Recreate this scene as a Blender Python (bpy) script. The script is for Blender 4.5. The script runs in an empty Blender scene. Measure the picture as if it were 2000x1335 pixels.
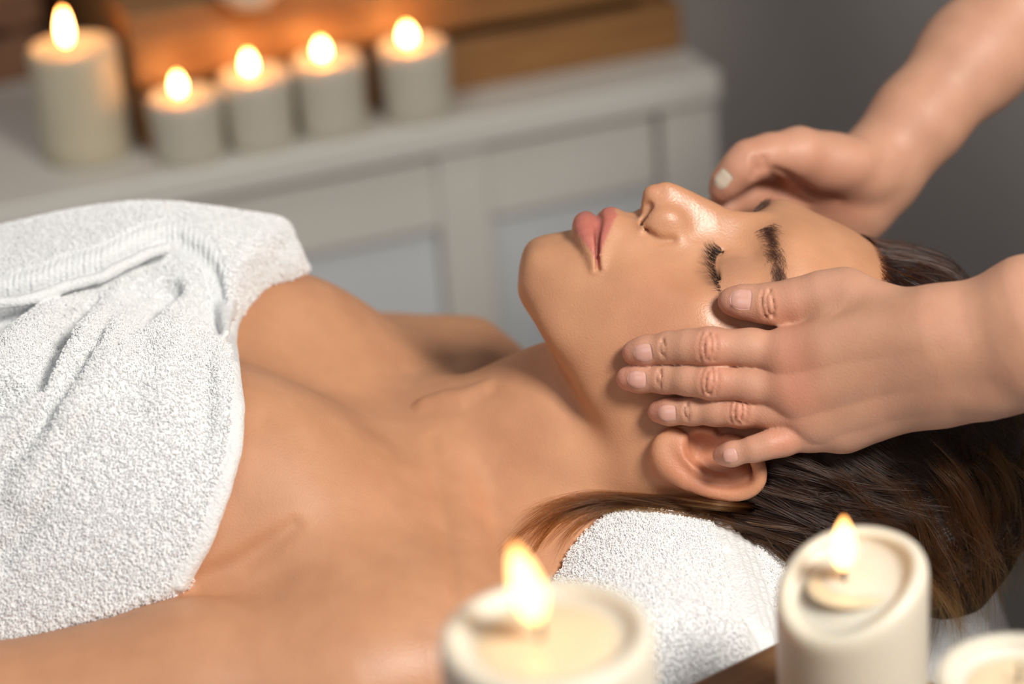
import bpy, bmesh, math, random, time
import numpy as np
T0 = time.time()
rng = np.random.default_rng(7)
random.seed(7)
S = bpy.context.scene
COL = S.collection

# ------------------------------------------------------------------ frame
# "Body frame" B: x towards the crown of the head, y away from the camera, z up from the chest.
# World frame W is B turned by the camera's small roll; the room is upright in W.
FPX = 85.0 / 36.0 * 2000.0            # 85 mm lens, 2000 px wide frame
PITCH = math.radians(25.0)
ROLL = math.radians(4.5)
DIST = 1.2
cP, sP = math.cos(PITCH), math.sin(PITCH)
RIGHT = np.array([1.0, 0, 0]); UP = np.array([0, sP, cP]); FWD = np.array([0, cP, -sP])
CAM_B = -DIST * FWD
_r = math.cos(ROLL) * RIGHT + math.sin(ROLL) * UP
_u = -math.sin(ROLL) * RIGHT + math.cos(ROLL) * UP
def _rot(v): return v[0] * _r + (v @ UP) * _u + (v @ FWD) * FWD
R_WB = np.array([_rot(e) for e in np.eye(3)])       # rows: world axes in B
W0 = np.array([0.0, 0.0, 0.92])
def b2w(p): return np.asarray(p, float) @ R_WB.T + W0
def w2b(p): return (np.asarray(p, float) - W0) @ R_WB
BED_Z = 0.715

def ray(px, py):
    d = FWD + RIGHT * ((px - 1000.0) / FPX) + UP * ((667.5 - py) / FPX)
    return d
def at_y(px, py, y):                  # B point on the body-frame plane of lateral offset y
    d = ray(px, py); t = (y - CAM_B[1]) / d[1]
    return CAM_B + d * t
def at_d(px, py, dep):                # B point at a distance along the lens axis
    return CAM_B + ray(px, py) * dep
def at_wz(px, py, z):                 # world point on a horizontal plane
    o = b2w(CAM_B); d = R_WB @ ray(px, py)
    return o + d * ((z - o[2]) / d[2])

# ------------------------------------------------------------------ camera, world, lights, exposure
cam = bpy.data.cameras.new('camera'); cam_o = bpy.data.objects.new('camera', cam); COL.objects.link(cam_o)
cam.lens = 85; cam.sensor_width = 36
from mathutils import Matrix, Vector
_cr, _cu, _cf = R_WB @ RIGHT, R_WB @ UP, R_WB @ FWD
_m = Matrix(((_cr[0], _cu[0], -_cf[0], 0), (_cr[1], _cu[1], -_cf[1], 0), (_cr[2], _cu[2], -_cf[2], 0), (0, 0, 0, 1)))
cam_o.matrix_world = Matrix.Translation(Vector(b2w(CAM_B))) @ _m
cam.dof.use_dof = True; cam.dof.focus_distance = 1.135; cam.dof.aperture_fstop = 3.6
cam.clip_start = 0.05
S.camera = cam_o

world = bpy.data.worlds.new('room_air'); S.world = world; world.use_nodes = True
world.node_tree.nodes['Background'].inputs[0].default_value = (0.80, 0.88, 1.0, 1)
world.node_tree.nodes['Background'].inputs[1].default_value = 0.06

def area(name, loc, target, size, power, color, size_y=None):
    l = bpy.data.lights.new(name, 'AREA'); l.energy = power; l.color = color
    l.shape = 'RECTANGLE' if size_y else 'SQUARE'; l.size = size
    if size_y: l.size_y = size_y
    o = bpy.data.objects.new(name, l); COL.objects.link(o)
    o.location = loc
    o.rotation_euler = (Vector(target) - Vector(loc)).to_track_quat('-Z', 'Y').to_euler()
    return o
area('key_softbox', (0.62, -0.82, 1.82), (0.05, -0.03, 0.9), 0.32, 22, (1.0, 0.94, 0.86))
_f = area('fill_softbox', (-0.55, -0.10, 2.2), (-0.15, 0.85, 0.5), 0.6, 1.0, (1.0, 0.97, 0.93)); _f.data.spread = math.radians(75)
area('front_bounce', (-0.9, -1.6, 1.9), (-0.2, 0.0, 0.85), 0.9, 5, (0.90, 0.95, 1.0))

S.view_settings.view_transform = 'Standard'
S.view_settings.look = 'None'
S.view_settings.gamma = 1.0
S.view_settings.use_curve_mapping = False
S.view_settings.exposure = 0.0
S.cycles.use_denoising = True
S.cycles_curves.shape = 'THICK'
S.cycles.max_bounces = 8; S.cycles.diffuse_bounces = 5; S.cycles.glossy_bounces = 2
S.cycles.transmission_bounces = 3; S.cycles.transparent_max_bounces = 6
S.cycles.sample_clamp_indirect = 4.0

# ------------------------------------------------------------------ field modelling helpers
def smin(a, b, k):
    h = np.maximum(k - np.abs(a - b), 0.0) / k
    return np.minimum(a, b) - h * h * (k * 0.25)
def smax(a, b, k): return -smin(-a, -b, k)
def sstep(e0, e1, x):
    t = np.clip((x - e0) / (e1 - e0), 0, 1); return t * t * (3 - 2 * t)
def capsule(P, a, b, ra, rb):
    a = np.asarray(a, np.float32); ab = np.asarray(b, np.float32) - a
    pa = P - a; L = float(ab @ ab) + 1e-12
    t = np.clip(pa @ ab / L, 0, 1)
    q = pa - t[:, None] * ab
    return np.sqrt(np.einsum('ij,ij->i', q, q)) - (ra + (rb - ra) * t)
def chain(P, pts, rad, k=0.0):
    f = None
    for i in range(len(pts) - 1):
        g = capsule(P, pts[i], pts[i + 1], rad[i], rad[i + 1])
        f = g if f is None else (np.minimum(f, g) if k <= 0 else smin(f, g, k))
    return f
def ellipsoid(P, c, r, R=None):
    q = P - np.asarray(c, np.float32)
    if R is not None: q = q @ np.asarray(R, np.float32).T     # rows of R: local axes
    r = np.asarray(r, np.float32)
    k0 = np.sqrt(((q / r) ** 2).sum(1)); k1 = np.sqrt(((q / (r * r)) ** 2).sum(1)) + 1e-9
    return k0 * (k0 - 1) / k1
def near(f, P, c, rad, fn, op, k):
    """blend a small local shape in, evaluated only near it"""
    m = ((P - np.asarray(c, np.float32)) ** 2).sum(1) < rad * rad
    if m.any(): f[m] = op(f[m], fn(P[m]), k)
    return f
def sub(a, b, k): return smax(a, -b, k)
def near_chain(f, P, pts, rad, op, k, ck=0.0):
    pts = np.asarray(pts, float); c = (pts.min(0) + pts.max(0)) / 2
    R = np.linalg.norm(pts - c, axis=1).max() + max(rad) + k + 0.004
    return near(f, P, c, R, lambda Q: chain(Q, pts, rad, ck), op, k)
def spline(pts, n):
    """Catmull-Rom through pts, n samples"""
    p = np.asarray(pts, float); p = np.vstack([2 * p[0] - p[1], p, 2 * p[-1] - p[-2]])
    m = len(p) - 3; t = np.linspace(0, m, n); i = np.minimum(t.astype(int), m - 1); u = (t - i)[:, None]
    a, b, c, d = p[i], p[i + 1], p[i + 2], p[i + 3]
    return 0.5 * ((2 * b) + (-a + c) * u + (2 * a - 5 * b + 4 * c - d) * u ** 2 + (-a + 3 * b - 3 * c + d) * u ** 3)
class RBF:
    """cubic radial basis fit through control points"""
    def __init__(s, X, v, lam=0.0):
        s.X = np.asarray(X, float); n, d = s.X.shape
        D = np.linalg.norm(s.X[:, None] - s.X[None], axis=2) ** 3 + lam * np.eye(n)
        Q = np.hstack([np.ones((n, 1)), s.X])
        A = np.block([[D, Q], [Q.T, np.zeros((d + 1, d + 1))]])
        s.w = np.linalg.lstsq(A, np.concatenate([v, np.zeros(d + 1)]), rcond=None)[0].astype(np.float32)
        s.X = s.X.astype(np.float32); s.n = n
    def __call__(s, P):
        out = np.empty(len(P), np.float32); x2 = (s.X ** 2).sum(1)
        for i in range(0, len(P), 60000):
            q = P[i:i + 60000].astype(np.float32)
            d2 = np.maximum((q ** 2).sum(1)[:, None] + x2 - 2 * q @ s.X.T, 0)
            out[i:i + 60000] = (d2 * np.sqrt(d2)) @ s.w[:s.n] + s.w[s.n] + q @ s.w[s.n + 1:]
        return out

def _hash3(i, j, k):
    h = (i * 374761393 + j * 668265263 + k * 2147483647 + 1013904223) & 0xffffffff
    h = ((h ^ (h >> 13)) * 1274126177) & 0xffffffff
    return ((h ^ (h >> 16)) & 0xffff) / 65535.0 * 2 - 1
def noise(P, s):
    q = np.asarray(P, float) * s; i = np.floor(q).astype(np.int64); u = q - i; u = u * u * (3 - 2 * u)
    o = 0
    for a in (0, 1):
        for b in (0, 1):
            for c in (0, 1):
                w = (u[:, 0] if a else 1 - u[:, 0]) * (u[:, 1] if b else 1 - u[:, 1]) * (u[:, 2] if c else 1 - u[:, 2])
                o = o + w * _hash3(i[:, 0] + a, i[:, 1] + b, i[:, 2] + c)
    return o

from concurrent.futures import ThreadPoolExecutor
_pool = ThreadPoolExecutor(4)
def par(f, P, n=40000):
    """evaluate a field over chunks on all cores"""
    P = np.ascontiguousarray(P, np.float32)
    if len(P) <= n: return f(P)
    return np.concatenate(list(_pool.map(f, [P[i:i + n] for i in range(0, len(P), n)])))
def grad(f, P, e=0.0004):
    P = np.asarray(P, np.float32); m = len(P)
    st = np.concatenate([P + np.float32(s * e) * np.eye(3, dtype=np.float32)[a] for a in range(3) for s in (1, -1)])
    v = par(f, st).reshape(3, 2, m)
    return ((v[:, 0] - v[:, 1]) / (2 * e)).T.copy()
def sdf_mesh(f, lo, hi, h, project=1, nb=8):
    """surface nets on sparse blocks; returns vertices and quads"""
    lo = np.asarray(lo, float); hi = np.asarray(hi, float); H = h * nb
    n = np.ceil((hi - lo) / H).astype(int)
    g = np.stack(np.meshgrid(*[np.arange(k) for k in n], indexing='ij'), -1).reshape(-1, 3)
    cv = par(f, lo + (g + 0.5) * H)
    g = g[np.abs(cv) < H * 1.5]
    # second level: half-size blocks
    nb //= 2; H /= 2; n = n * 2
    g = (g[:, None] * 2 + np.array([(a, b, c) for a in (0, 1) for b in (0, 1) for c in (0, 1)])[None]).reshape(-1, 3)
    cv = par(f, lo + (g + 0.5) * H)
    g = g[np.abs(cv) < H * 1.4]
    o = np.stack(np.meshgrid(*[np.arange(nb + 1)] * 3, indexing='ij'), -1).reshape(-1, 3)
    q = (g[:, None] * nb + o[None]).reshape(-1, 3)
    F = par(f, lo + q * h).reshape(-1, nb + 1, nb + 1, nb + 1)
    keep = (F.min((1, 2, 3)) < 0) & (F.max((1, 2, 3)) > 0); F = F[keep]; g = g[keep]
    cs = [F[:, a:a + nb, b:b + nb, c:c + nb] for a in (0, 1) for b in (0, 1) for c in (0, 1)]
    co = np.array([(a, b, c) for a in (0, 1) for b in (0, 1) for c in (0, 1)], float)
    neg = sum((c < 0).astype(np.int8) for c in cs); act = (neg > 0) & (neg < 8)
    idx = np.argwhere(act); C = np.stack([c[act] for c in cs], 1)
    acc = np.zeros((len(idx), 3)); cnt = np.zeros(len(idx))
    for a in range(8):
        for b in range(a + 1, 8):
            if np.abs(co[a] - co[b]).sum() != 1: continue
            m = (C[:, a] < 0) != (C[:, b] < 0); t = C[m, a] / (C[m, a] - C[m, b])
            acc[m] += co[a] + t[:, None] * (co[b] - co[a]); cnt[m] += 1
    cell = g[idx[:, 0]] * nb + idx[:, 1:]
    V = lo + (cell + acc / cnt[:, None]) * h
    M = n * nb + 2
    key = (cell[:, 0] * M[1] + cell[:, 1]) * M[2] + cell[:, 2]
    order = np.argsort(key); skey = key[order]
    quads = []
    for ax in range(3):
        s0 = [slice(None)] + [slice(0, nb)] * 3; s1 = list(s0); s1[ax + 1] = slice(1, nb + 1)
        A = F[tuple(s0)] < 0; B = F[tuple(s1)] < 0
        e = np.argwhere(A != B)
        if len(e) == 0: continue
        node = g[e[:, 0]] * nb + e[:, 1:]; sgn = A[tuple(e.T)]
        u, v = (ax + 1) % 3, (ax + 2) % 3
        q = []
        for du, dv in ((-1, -1), (0, -1), (0, 0), (-1, 0)):
            c = node.copy(); c[:, u] += du; c[:, v] += dv
            k = (c[:, 0] * M[1] + c[:, 1]) * M[2] + c[:, 2]
            p = np.clip(np.searchsorted(skey, k), 0, len(skey) - 1)
            q.append(np.where(skey[p] == k, order[p], -1))
        q = np.stack(q, 1); ok = (q >= 0).all(1); q = q[ok]; sgn = sgn[ok]
        q[~sgn] = q[~sgn][:, ::-1]
        quads.append(q)
    Q = np.vstack(quads); V = V.astype(np.float32)
    for _ in range(project):
        d = par(f, V); G = grad(f, V, h * 0.4); n2 = (G * G).sum(1) + 1e-6
        st = -(d / n2)[:, None] * G
        L = np.sqrt((st * st).sum(1)); st *= np.minimum(1, 0.6 * h / (L + 1e-12))[:, None]
        V = V + st
    return V, Q
def smooth_mesh(V, Q, it=1, lam=0.5):
    E = np.vstack([Q[:, [0, 1]], Q[:, [1, 2]], Q[:, [2, 3]], Q[:, [3, 0]]])
    for _ in range(it):
        a = np.zeros_like(V); c = np.zeros(len(V))
        for p, q in ((0, 1), (1, 0)):
            for ax in range(3): a[:, ax] += np.bincount(E[:, p], V[E[:, q], ax], len(V))
            c += np.bincount(E[:, p], minlength=len(V))
        V = V + lam * (a / np.maximum(c, 1)[:, None] - V)
    return V
def vnormals(V, Q):
    n = np.cross(V[Q[:, 2]] - V[Q[:, 0]], V[Q[:, 3]] - V[Q[:, 1]])
    N = np.zeros_like(V)
    for j in range(4):
        for ax in range(3): N[:, ax] += np.bincount(Q[:, j], n[:, ax], len(V))
    return N / (np.linalg.norm(N, axis=1)[:, None] + 1e-12)
def trace(f, px, py, t0=0.7, t1=2.2, off=0.0):
    """first hit of the pixel's ray on a field (body frame)"""
    d = ray(px, py); t = t0
    for _ in range(160):
        p = (CAM_B + d * t).astype(np.float32)
        v = float(f(p[None])[0]) - off
        if v < 0.0001: break
        t += v * 0.6
        if t > t1: return None
    return CAM_B + d * t
def normal_at(f, p):
    g = grad(f, np.asarray(p, np.float32)[None])[0]; return g / np.linalg.norm(g)

# ------------------------------------------------------------------ object helpers
def empty(name, loc, label=None, cat=None, group=None):
    o = bpy.data.objects.new(name, None); COL.objects.link(o); o.location = loc
    o.empty_display_size = 0.05
    tag(o, label, cat, group); return o
def tag(o, label=None, cat=None, group=None, kind=None):
    if label: o['label'] = label
    if cat: o['category'] = cat
    if group: o['group'] = group
    if kind: o['kind'] = kind
    return o
def _origin(parent):
    p = np.zeros(3)
    while parent is not None: p = p + np.array(parent.location); parent = parent.parent
    return p
def mk(name, V, F, mat, parent=None, smooth=True, loc=None):
    """mesh object from world-space vertices"""
    V = np.asarray(V, float); base = _origin(parent)
    L = np.zeros(3) if parent is not None and loc is None else (np.asarray(loc, float) - base if loc is not None else np.zeros(3))
    V = V - base - L
    me = bpy.data.meshes.new(name)
    if isinstance(F, np.ndarray):
        k = F.shape[1]
        me.vertices.add(len(V)); me.vertices.foreach_set('co', V.astype(np.float32).ravel())
        me.loops.add(F.size); me.loops.foreach_set('vertex_index', F.astype(np.int32).ravel())
        me.polygons.add(len(F)); me.polygons.foreach_set('loop_start', np.arange(0, F.size, k, dtype=np.int32))
        me.polygons.foreach_set('loop_total', np.full(len(F), k, np.int32)); me.update(calc_edges=True); me.validate()
    else:
        me.from_pydata([tuple(v) for v in V], [], [tuple(f) for f in F]); me.update()
    me.polygons.foreach_set('use_smooth', np.full(len(me.polygons), smooth)); me.update()
    if mat: me.materials.append(mat)
    o = bpy.data.objects.new(name, me); COL.objects.link(o); o.parent = parent; o.location = L
    return o
def strands(name, P, rad, mat, parent=None):
    """hair-like curves. P: (n, m, 3) world points, rad: (m,) or (n, m) radii"""
    P = np.asarray(P, float); n, m, _ = P.shape
    c = bpy.data.hair_curves.new(name); c.add_curves([m] * n)
    c.attributes['position'].data.foreach_set('vector', (P - _origin(parent)).astype(np.float32).ravel())
    r = np.broadcast_to(rad, (n, m)).astype(np.float32)
    at = c.attributes.get('radius') or c.attributes.new('radius', 'FLOAT', 'POINT')
    at.data.foreach_set('value', r.ravel())
    c.materials.append(mat)
    o = bpy.data.objects.new(name, c); COL.objects.link(o); o.parent = parent
    return o
def paint(o, name, rgb, gloss=None):
    """skin colour per vertex, with painted shade in mouth line and nostrils; alpha carries how oily it is"""
    a = o.data.color_attributes.new(name, 'FLOAT_COLOR', 'POINT')
    g = np.zeros(len(rgb)) if gloss is None else gloss
    a.data.foreach_set('color', np.hstack([rgb, g[:, None]]).astype(np.float32).ravel())
def rev(profile, n=32, center=(0, 0, 0)):
    """surface of revolution: profile list of (r, z)"""
    pr = np.array(profile, float); m = len(pr); a = np.linspace(0, 2 * np.pi, n, endpoint=False)
    V = np.stack([np.outer(pr[:, 0], np.cos(a)), np.outer(pr[:, 0], np.sin(a)), np.repeat(pr[:, 1:2], n, 1)], -1).reshape(-1, 3)
    F = []
    for i in range(m - 1):
        for j in range(n):
            k = (j + 1) % n
            F.append((i * n + j, i * n + k, (i + 1) * n + k, (i + 1) * n + j))
    return V + np.asarray(center, float), np.array(F)
def boxv(c, s, yaw=0.0, bev=0.004, segs=2):
    """bevelled box: centre, size; returns verts, faces"""
    bm = bmesh.new(); bmesh.ops.create_cube(bm, size=1.0)
    for v in bm.verts: v.co = Vector((v.co.x * s[0], v.co.y * s[1], v.co.z * s[2]))
    if bev > 0: bmesh.ops.bevel(bm, geom=list(bm.edges), offset=bev, segments=segs, affect='EDGES', profile=0.5)
    cy, sy = math.cos(yaw), math.sin(yaw)
    V = [(c[0] + v.co.x * cy - v.co.y * sy, c[1] + v.co.x * sy + v.co.y * cy, c[2] + v.co.z) for v in bm.verts]
    bm.verts.index_update(); F = [[v.index for v in f.verts] for f in bm.faces]; bm.free()
    return V, F

# ------------------------------------------------------------------ materials
def mat(name):
    m = bpy.data.materials.new(name); m.use_nodes = True
    n = m.node_tree.nodes; return m, n, m.node_tree.links, n['Principled BSDF']
def skin_mat(name, base, rough=0.54, sheen_rough=0.27, bump=0.25, sss=0.25):
    m, n, l, b = mat(name)
    va = n.new('ShaderNodeVertexColor'); va.layer_name = 'tint'
    geo = n.new('ShaderNodeTexCoord')
    ns = n.new('ShaderNodeTexNoise'); ns.inputs['Scale'].default_value = 55; ns.inputs['Detail'].default_value = 4
    l.new(geo.outputs['Object'], ns.inputs['Vector'])
    rp = n.new('ShaderNodeValToRGB'); rp.color_ramp.elements[0].color = (0.93, 0.91, 0.90, 1); rp.color_ramp.elements[1].color = (1.05, 1.06, 1.06, 1)
    rp.color_ramp.elements[0].position = 0.3; rp.color_ramp.elements[1].position = 0.7
    l.new(ns.outputs['Fac'], rp.inputs['Fac'])
    mx = n.new('ShaderNodeMix'); mx.data_type = 'RGBA'; mx.blend_type = 'MULTIPLY'; mx.inputs[0].default_value = 1
    l.new(va.outputs['Color'], mx.inputs[6]); l.new(rp.outputs['Color'], mx.inputs[7])
    l.new(mx.outputs[2], b.inputs['Base Color'])
    b.inputs['Roughness'].default_value = rough
    b.inputs['Specular IOR Level'].default_value = 0.40
    b.inputs['Subsurface Weight'].default_value = sss
    b.inputs['Subsurface Radius'].default_value = (1.0, 0.35, 0.18)
    b.inputs['Subsurface Scale'].default_value = 0.006
    b.inputs['Coat Roughness'].default_value = sheen_rough
    for sock, lo_, hi_ in (('Roughness', rough, .38), ('Coat Weight', .04, .62)):
        mr = n.new('ShaderNodeMapRange'); mr.inputs['To Min'].default_value = lo_; mr.inputs['To Max'].default_value = hi_
        l.new(va.outputs['Alpha'], mr.inputs['Value']); l.new(mr.outputs['Result'], b.inputs[sock])
    vo = n.new('ShaderNodeTexVoronoi'); vo.inputs['Scale'].default_value = 1100
    n2 = n.new('ShaderNodeTexNoise'); n2.inputs['Scale'].default_value = 900; n2.inputs['Detail'].default_value = 3
    l.new(geo.outputs['Object'], vo.inputs['Vector']); l.new(geo.outputs['Object'], n2.inputs['Vector'])
    ad = n.new('ShaderNodeMath'); ad.operation = 'ADD'; l.new(vo.outputs['Distance'], ad.inputs[0]); l.new(n2.outputs['Fac'], ad.inputs[1])
    bp = n.new('ShaderNodeBump'); bp.inputs['Strength'].default_value = bump; bp.inputs['Distance'].default_value = 0.0004
    l.new(ad.outputs[0], bp.inputs['Height']); l.new(bp.outputs['Normal'], b.inputs['Normal'])
    b2 = n.new('ShaderNodeBump'); b2.inputs['Strength'].default_value = .28; b2.inputs['Distance'].default_value = .0006
    l.new(n2.outputs['Fac'], b2.inputs['Height']); l.new(b2.outputs['Normal'], b.inputs['Coat Normal'])
    return m
def plain(name, col, rough=0.5, **kw):
    m, n, l, b = mat(name)
    b.inputs['Base Color'].default_value = (*col, 1); b.inputs['Roughness'].default_value = rough
    for k, v in kw.items(): b.inputs[k.replace('_', ' ')].default_value = v
    return m
def srgb(r, g, b):
    return tuple(((c / 255) / 12.92 if c / 255 <= 0.04045 else ((c / 255 + 0.055) / 1.055) ** 2.4) for c in (r, g, b))
# ================================================================== room
def wood_mat(name, c1, c2, scale=6.0, rough=.55, yaw=0.0):
    m, n, l, b = mat(name)
    tc = n.new('ShaderNodeTexCoord'); mp = n.new('ShaderNodeMapping'); mp.inputs['Scale'].default_value = (1.0, 14, 14); mp.inputs['Rotation'].default_value = (0, 0, -yaw)
    mp.vector_type = 'TEXTURE'; mp.inputs['Scale'].default_value = (1.0, .07, .07); mp.inputs['Rotation'].default_value = (0, 0, yaw)
    ns = n.new('ShaderNodeTexNoise'); ns.inputs['Scale'].default_value = scale; ns.inputs['Detail'].default_value = 6; ns.inputs['Distortion'].default_value = 1.2
    rp = n.new('ShaderNodeValToRGB'); rp.color_ramp.elements[0].color = (*c1, 1); rp.color_ramp.elements[1].color = (*c2, 1)
    rp.color_ramp.elements[0].position = .32; rp.color_ramp.elements[1].position = .68
    l.new(tc.outputs['Object'], mp.inputs['Vector']); l.new(mp.outputs['Vector'], ns.inputs['Vector']); l.new(ns.outputs['Fac'], rp.inputs['Fac'])
    l.new(rp.outputs['Color'], b.inputs['Base Color']); b.inputs['Roughness'].default_value = rough
    bp = n.new('ShaderNodeBump'); bp.inputs['Strength'].default_value = .3; bp.inputs['Distance'].default_value = .002
    l.new(ns.outputs['Fac'], bp.inputs['Height']); l.new(bp.outputs['Normal'], b.inputs['Normal'])
    return m
def paint_mat(name, col, rough=.5, var=.06, scale=3.0):
    m, n, l, b = mat(name)
    tc = n.new('ShaderNodeTexCoord'); ns = n.new('ShaderNodeTexNoise'); ns.inputs['Scale'].default_value = scale; ns.inputs['Detail'].default_value = 4
    rp = n.new('ShaderNodeValToRGB')
    rp.color_ramp.elements[0].color = (*[c * (1 - var) for c in col], 1); rp.color_ramp.elements[1].color = (*[c * (1 + var) for c in col], 1)
    l.new(tc.outputs['Object'], ns.inputs['Vector']); l.new(ns.outputs['Fac'], rp.inputs['Fac']); l.new(rp.outputs['Color'], b.inputs['Base Color'])
    b.inputs['Roughness'].default_value = rough
    return m
M_WALL = paint_mat('wall_paint', (.68, .615, .57), .8)
M_FLOOR = paint_mat('floor_vinyl', (.30, .275, .255), .6)
M_WHITE = paint_mat('white_lacquer', (.62, .595, .545), .42)
M_PANEL = paint_mat('panel_grey', (.60, .62, .64), .5)

# white console table: front edge found on its own top plane
TOP_Z = .762
fe0, fe1 = at_wz(0, 408, TOP_Z), at_wz(1408, 138, TOP_Z)
bx = fe1 - fe0; BL = np.linalg.norm(bx); bx /= BL; by = np.array([-bx[1], bx[0], 0]); YAW = math.atan2(bx[1], bx[0])
print('bench', fe0, fe1, math.degrees(YAW))
LEFT = 0.55                                      # the table runs on past the frame's left side
def plan(px, py, z=TOP_Z):
    p = at_wz(px, py, z) - fe1; return p @ bx, p @ by
def bp_(u, v, z): return fe1 + bx * u + by * v + np.array([0, 0, z - TOP_Z])     # u<0 towards the left, v back
def bbox(name, u0, u1, v0, v1, z0, z1, m, parent, bev=.003):
    c = bp_((u0 + u1) / 2, (v0 + v1) / 2, (z0 + z1) / 2)
    V, F = boxv(c, (u1 - u0, v1 - v0, z1 - z0), YAW, bev)
    return mk(name, V, F, m, parent, smooth=False)
DEP = .46
U0 = -BL - LEFT
def room():
    c = fe1
    V = np.array([(-3, -3, 0), (4, -3, 0), (4, 4, 0), (-3, 4, 0), (-3, -3, -.05), (4, -3, -.05), (4, 4, -.05), (-3, 4, -.05)])
    F = [(0, 1, 2, 3), (7, 6, 5, 4), (0, 4, 5, 1), (1, 5, 6, 2), (2, 6, 7, 3), (3, 7, 4, 0)]
    tag(mk('floor', V, F, M_FLOOR, smooth=False), kind='structure')
    w = bbox('wall_back', U0 - 1.6, 2.4, DEP + .03, DEP + .15, 0, 2.7, M_WALL, None, 0)
    tag(w, kind='structure')
    bb = bbox('baseboard_back', U0 - 1.6, 2.4, DEP + .018, DEP + .03, 0, .09, M_WHITE, None, .002); tag(bb, kind='structure')
room()
console = empty('console_table', bp_(-BL / 2, DEP / 2, 0), 'long white console table with panelled front behind the bed', 'table')
bbox('tabletop', U0, 0.0, 0, DEP, TOP_Z - .026, TOP_Z, M_WHITE, console)
bbox('apron', U0 + .05, -.055, .016, .036, TOP_Z - .098, TOP_Z - .0262, M_WHITE, console)
UM = plan(902, 236)[0] - .022
for u in (U0 + .03, UM, -.052):
    w_ = .045 if u != -.052 else .052
    bbox('leg', u, u + w_, .010, .055, 0.0, TOP_Z - .0262, M_WHITE, console)
for u in (U0 + .03, -.052):
    bbox('leg', u, u + .05, DEP - .06, DEP - .012, 0.0, TOP_Z - .0262, M_WHITE, console)
bbox('side_apron', -.048, -.028, .056, DEP - .062, TOP_Z - .098, TOP_Z - .0262, M_WHITE, console)
bbox('front_panel', U0 + .076, UM - .0005, .024, .036, .10, TOP_Z - .10, M_PANEL, console, .001)
bbox('front_panel', UM + .0455, -.053, .024, .036, .10, TOP_Z - .10, M_PANEL, console, .001)
bbox('bottom_rail', U0 + .076, -.053, .018, .038, .06, .12, M_WHITE, console)

# wooden crates on the table
M_WOOD = wood_mat('wood_honey', (.20, .084, .024), (.34, .16, .050), 5.0, .5, YAW)
M_WOOD2 = wood_mat('wood_dark', (.12, .052, .024), (.20, .090, .040), 5.0, .6, YAW)
def crate(name, u0, u1, v0, v1, h, m, label, nslat=2, gap=.010):
    r = empty(name, bp_((u0 + u1) / 2, (v0 + v1) / 2, TOP_Z), label, 'crate')
    t = .012; sh = (h - .014 - gap * (nslat - 1)) / nslat
    for i in range(nslat):
        z0 = TOP_Z + i * (sh + gap); z1 = z0 + sh
        bbox('slat', u0, u1, v0, v0 + t, z0, z1, m, r, .0025)
        bbox('slat', u0, u1, v1 - t, v1, z0, z1, m, r, .0025)
        bbox('slat', u0, u0 + t, v0 + t + .0005, v1 - t - .0005, z0, z1, m, r, .0025)
        bbox('slat', u1 - t, u1, v0 + t + .0005, v1 - t - .0005, z0, z1, m, r, .0025)
    for u in (u0 + t + .0005, u1 - t - .0205):
        for v in (v0 + t + .0005, v1 - t - .0205):
            bbox('corner_post', u, u + .02, v, v + .02, TOP_Z, TOP_Z + h - .0145, m, r, .001)
    nb = 3; w = (v1 - v0 - .004 * (nb - 1)) / nb
    for i in range(nb):
        bbox('lid_board', u0, u1, v0 + i * (w + .004), v0 + i * (w + .004) + w, TOP_Z + h - .0138, TOP_Z + h, m, r, .002)
    bbox('bottom_board', u0 + t + .021, u1 - t - .021, v0 + t + .001, v1 - t - .001, TOP_Z + .004, TOP_Z + .012, m, r, .001)
    return r
ua, va = plan(897, 196); ub, vb = plan(1338, 100)
CV0 = max((va + vb) / 2, max(plan(x, y)[1] for x, y in ((374, 307), (512, 279), (652, 253), (817, 224))) + .0305)
uL = plan(300, 318)[0]
print('crate', ua, va, ub, vb, uL, DEP)
CH = .112
crate('crate', uL, ub, CV0, DEP - .015, CH, M_WOOD, 'long honey-coloured wooden slatted crate behind the small candles')
uD, vD = plan(103, 150)
crate('crate', uD - .5, uD, vD, DEP - .02, .105, M_WOOD2, 'dark brown wooden crate behind the tall candle, at the left edge')
tag(bbox('shade_board', uD - .5, uL + .30, DEP - .0135, DEP + .012, TOP_Z, TOP_Z + .30, M_WOOD2, None), 'added dark wooden board filling the shaded gap behind the crates', 'board')  # added board, its dark brown stands in for the shaded gap between crates
# white dish on the crate lid
dc = at_wz(490, 8, TOP_Z + CH)
def dish():
    r = empty('dish', (dc[0], dc[1], TOP_Z + CH), 'small round white dish on the crate lid, cut by the top edge', 'dish')
    pr = [(0, 0), (.016, 0), (.017, .003), (.024, .008), (.0275, .017), (.0285, .026), (.0275, .0268), (.0262, .018), (.022, .010), (.012, .0065), (0, .006)]
    V, F = rev(pr, 40, (dc[0], dc[1], TOP_Z + CH + .0002)); mk('bowl', V, F, M_WHITE, r)
    V, F = rev([(.0286, .0255), (.0292, .0265), (.0286, .0275), (.0276, .0272)], 40, (dc[0], dc[1], TOP_Z + CH + .0002)); mk('rim', V, F, M_WHITE, r)
dish()

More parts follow.
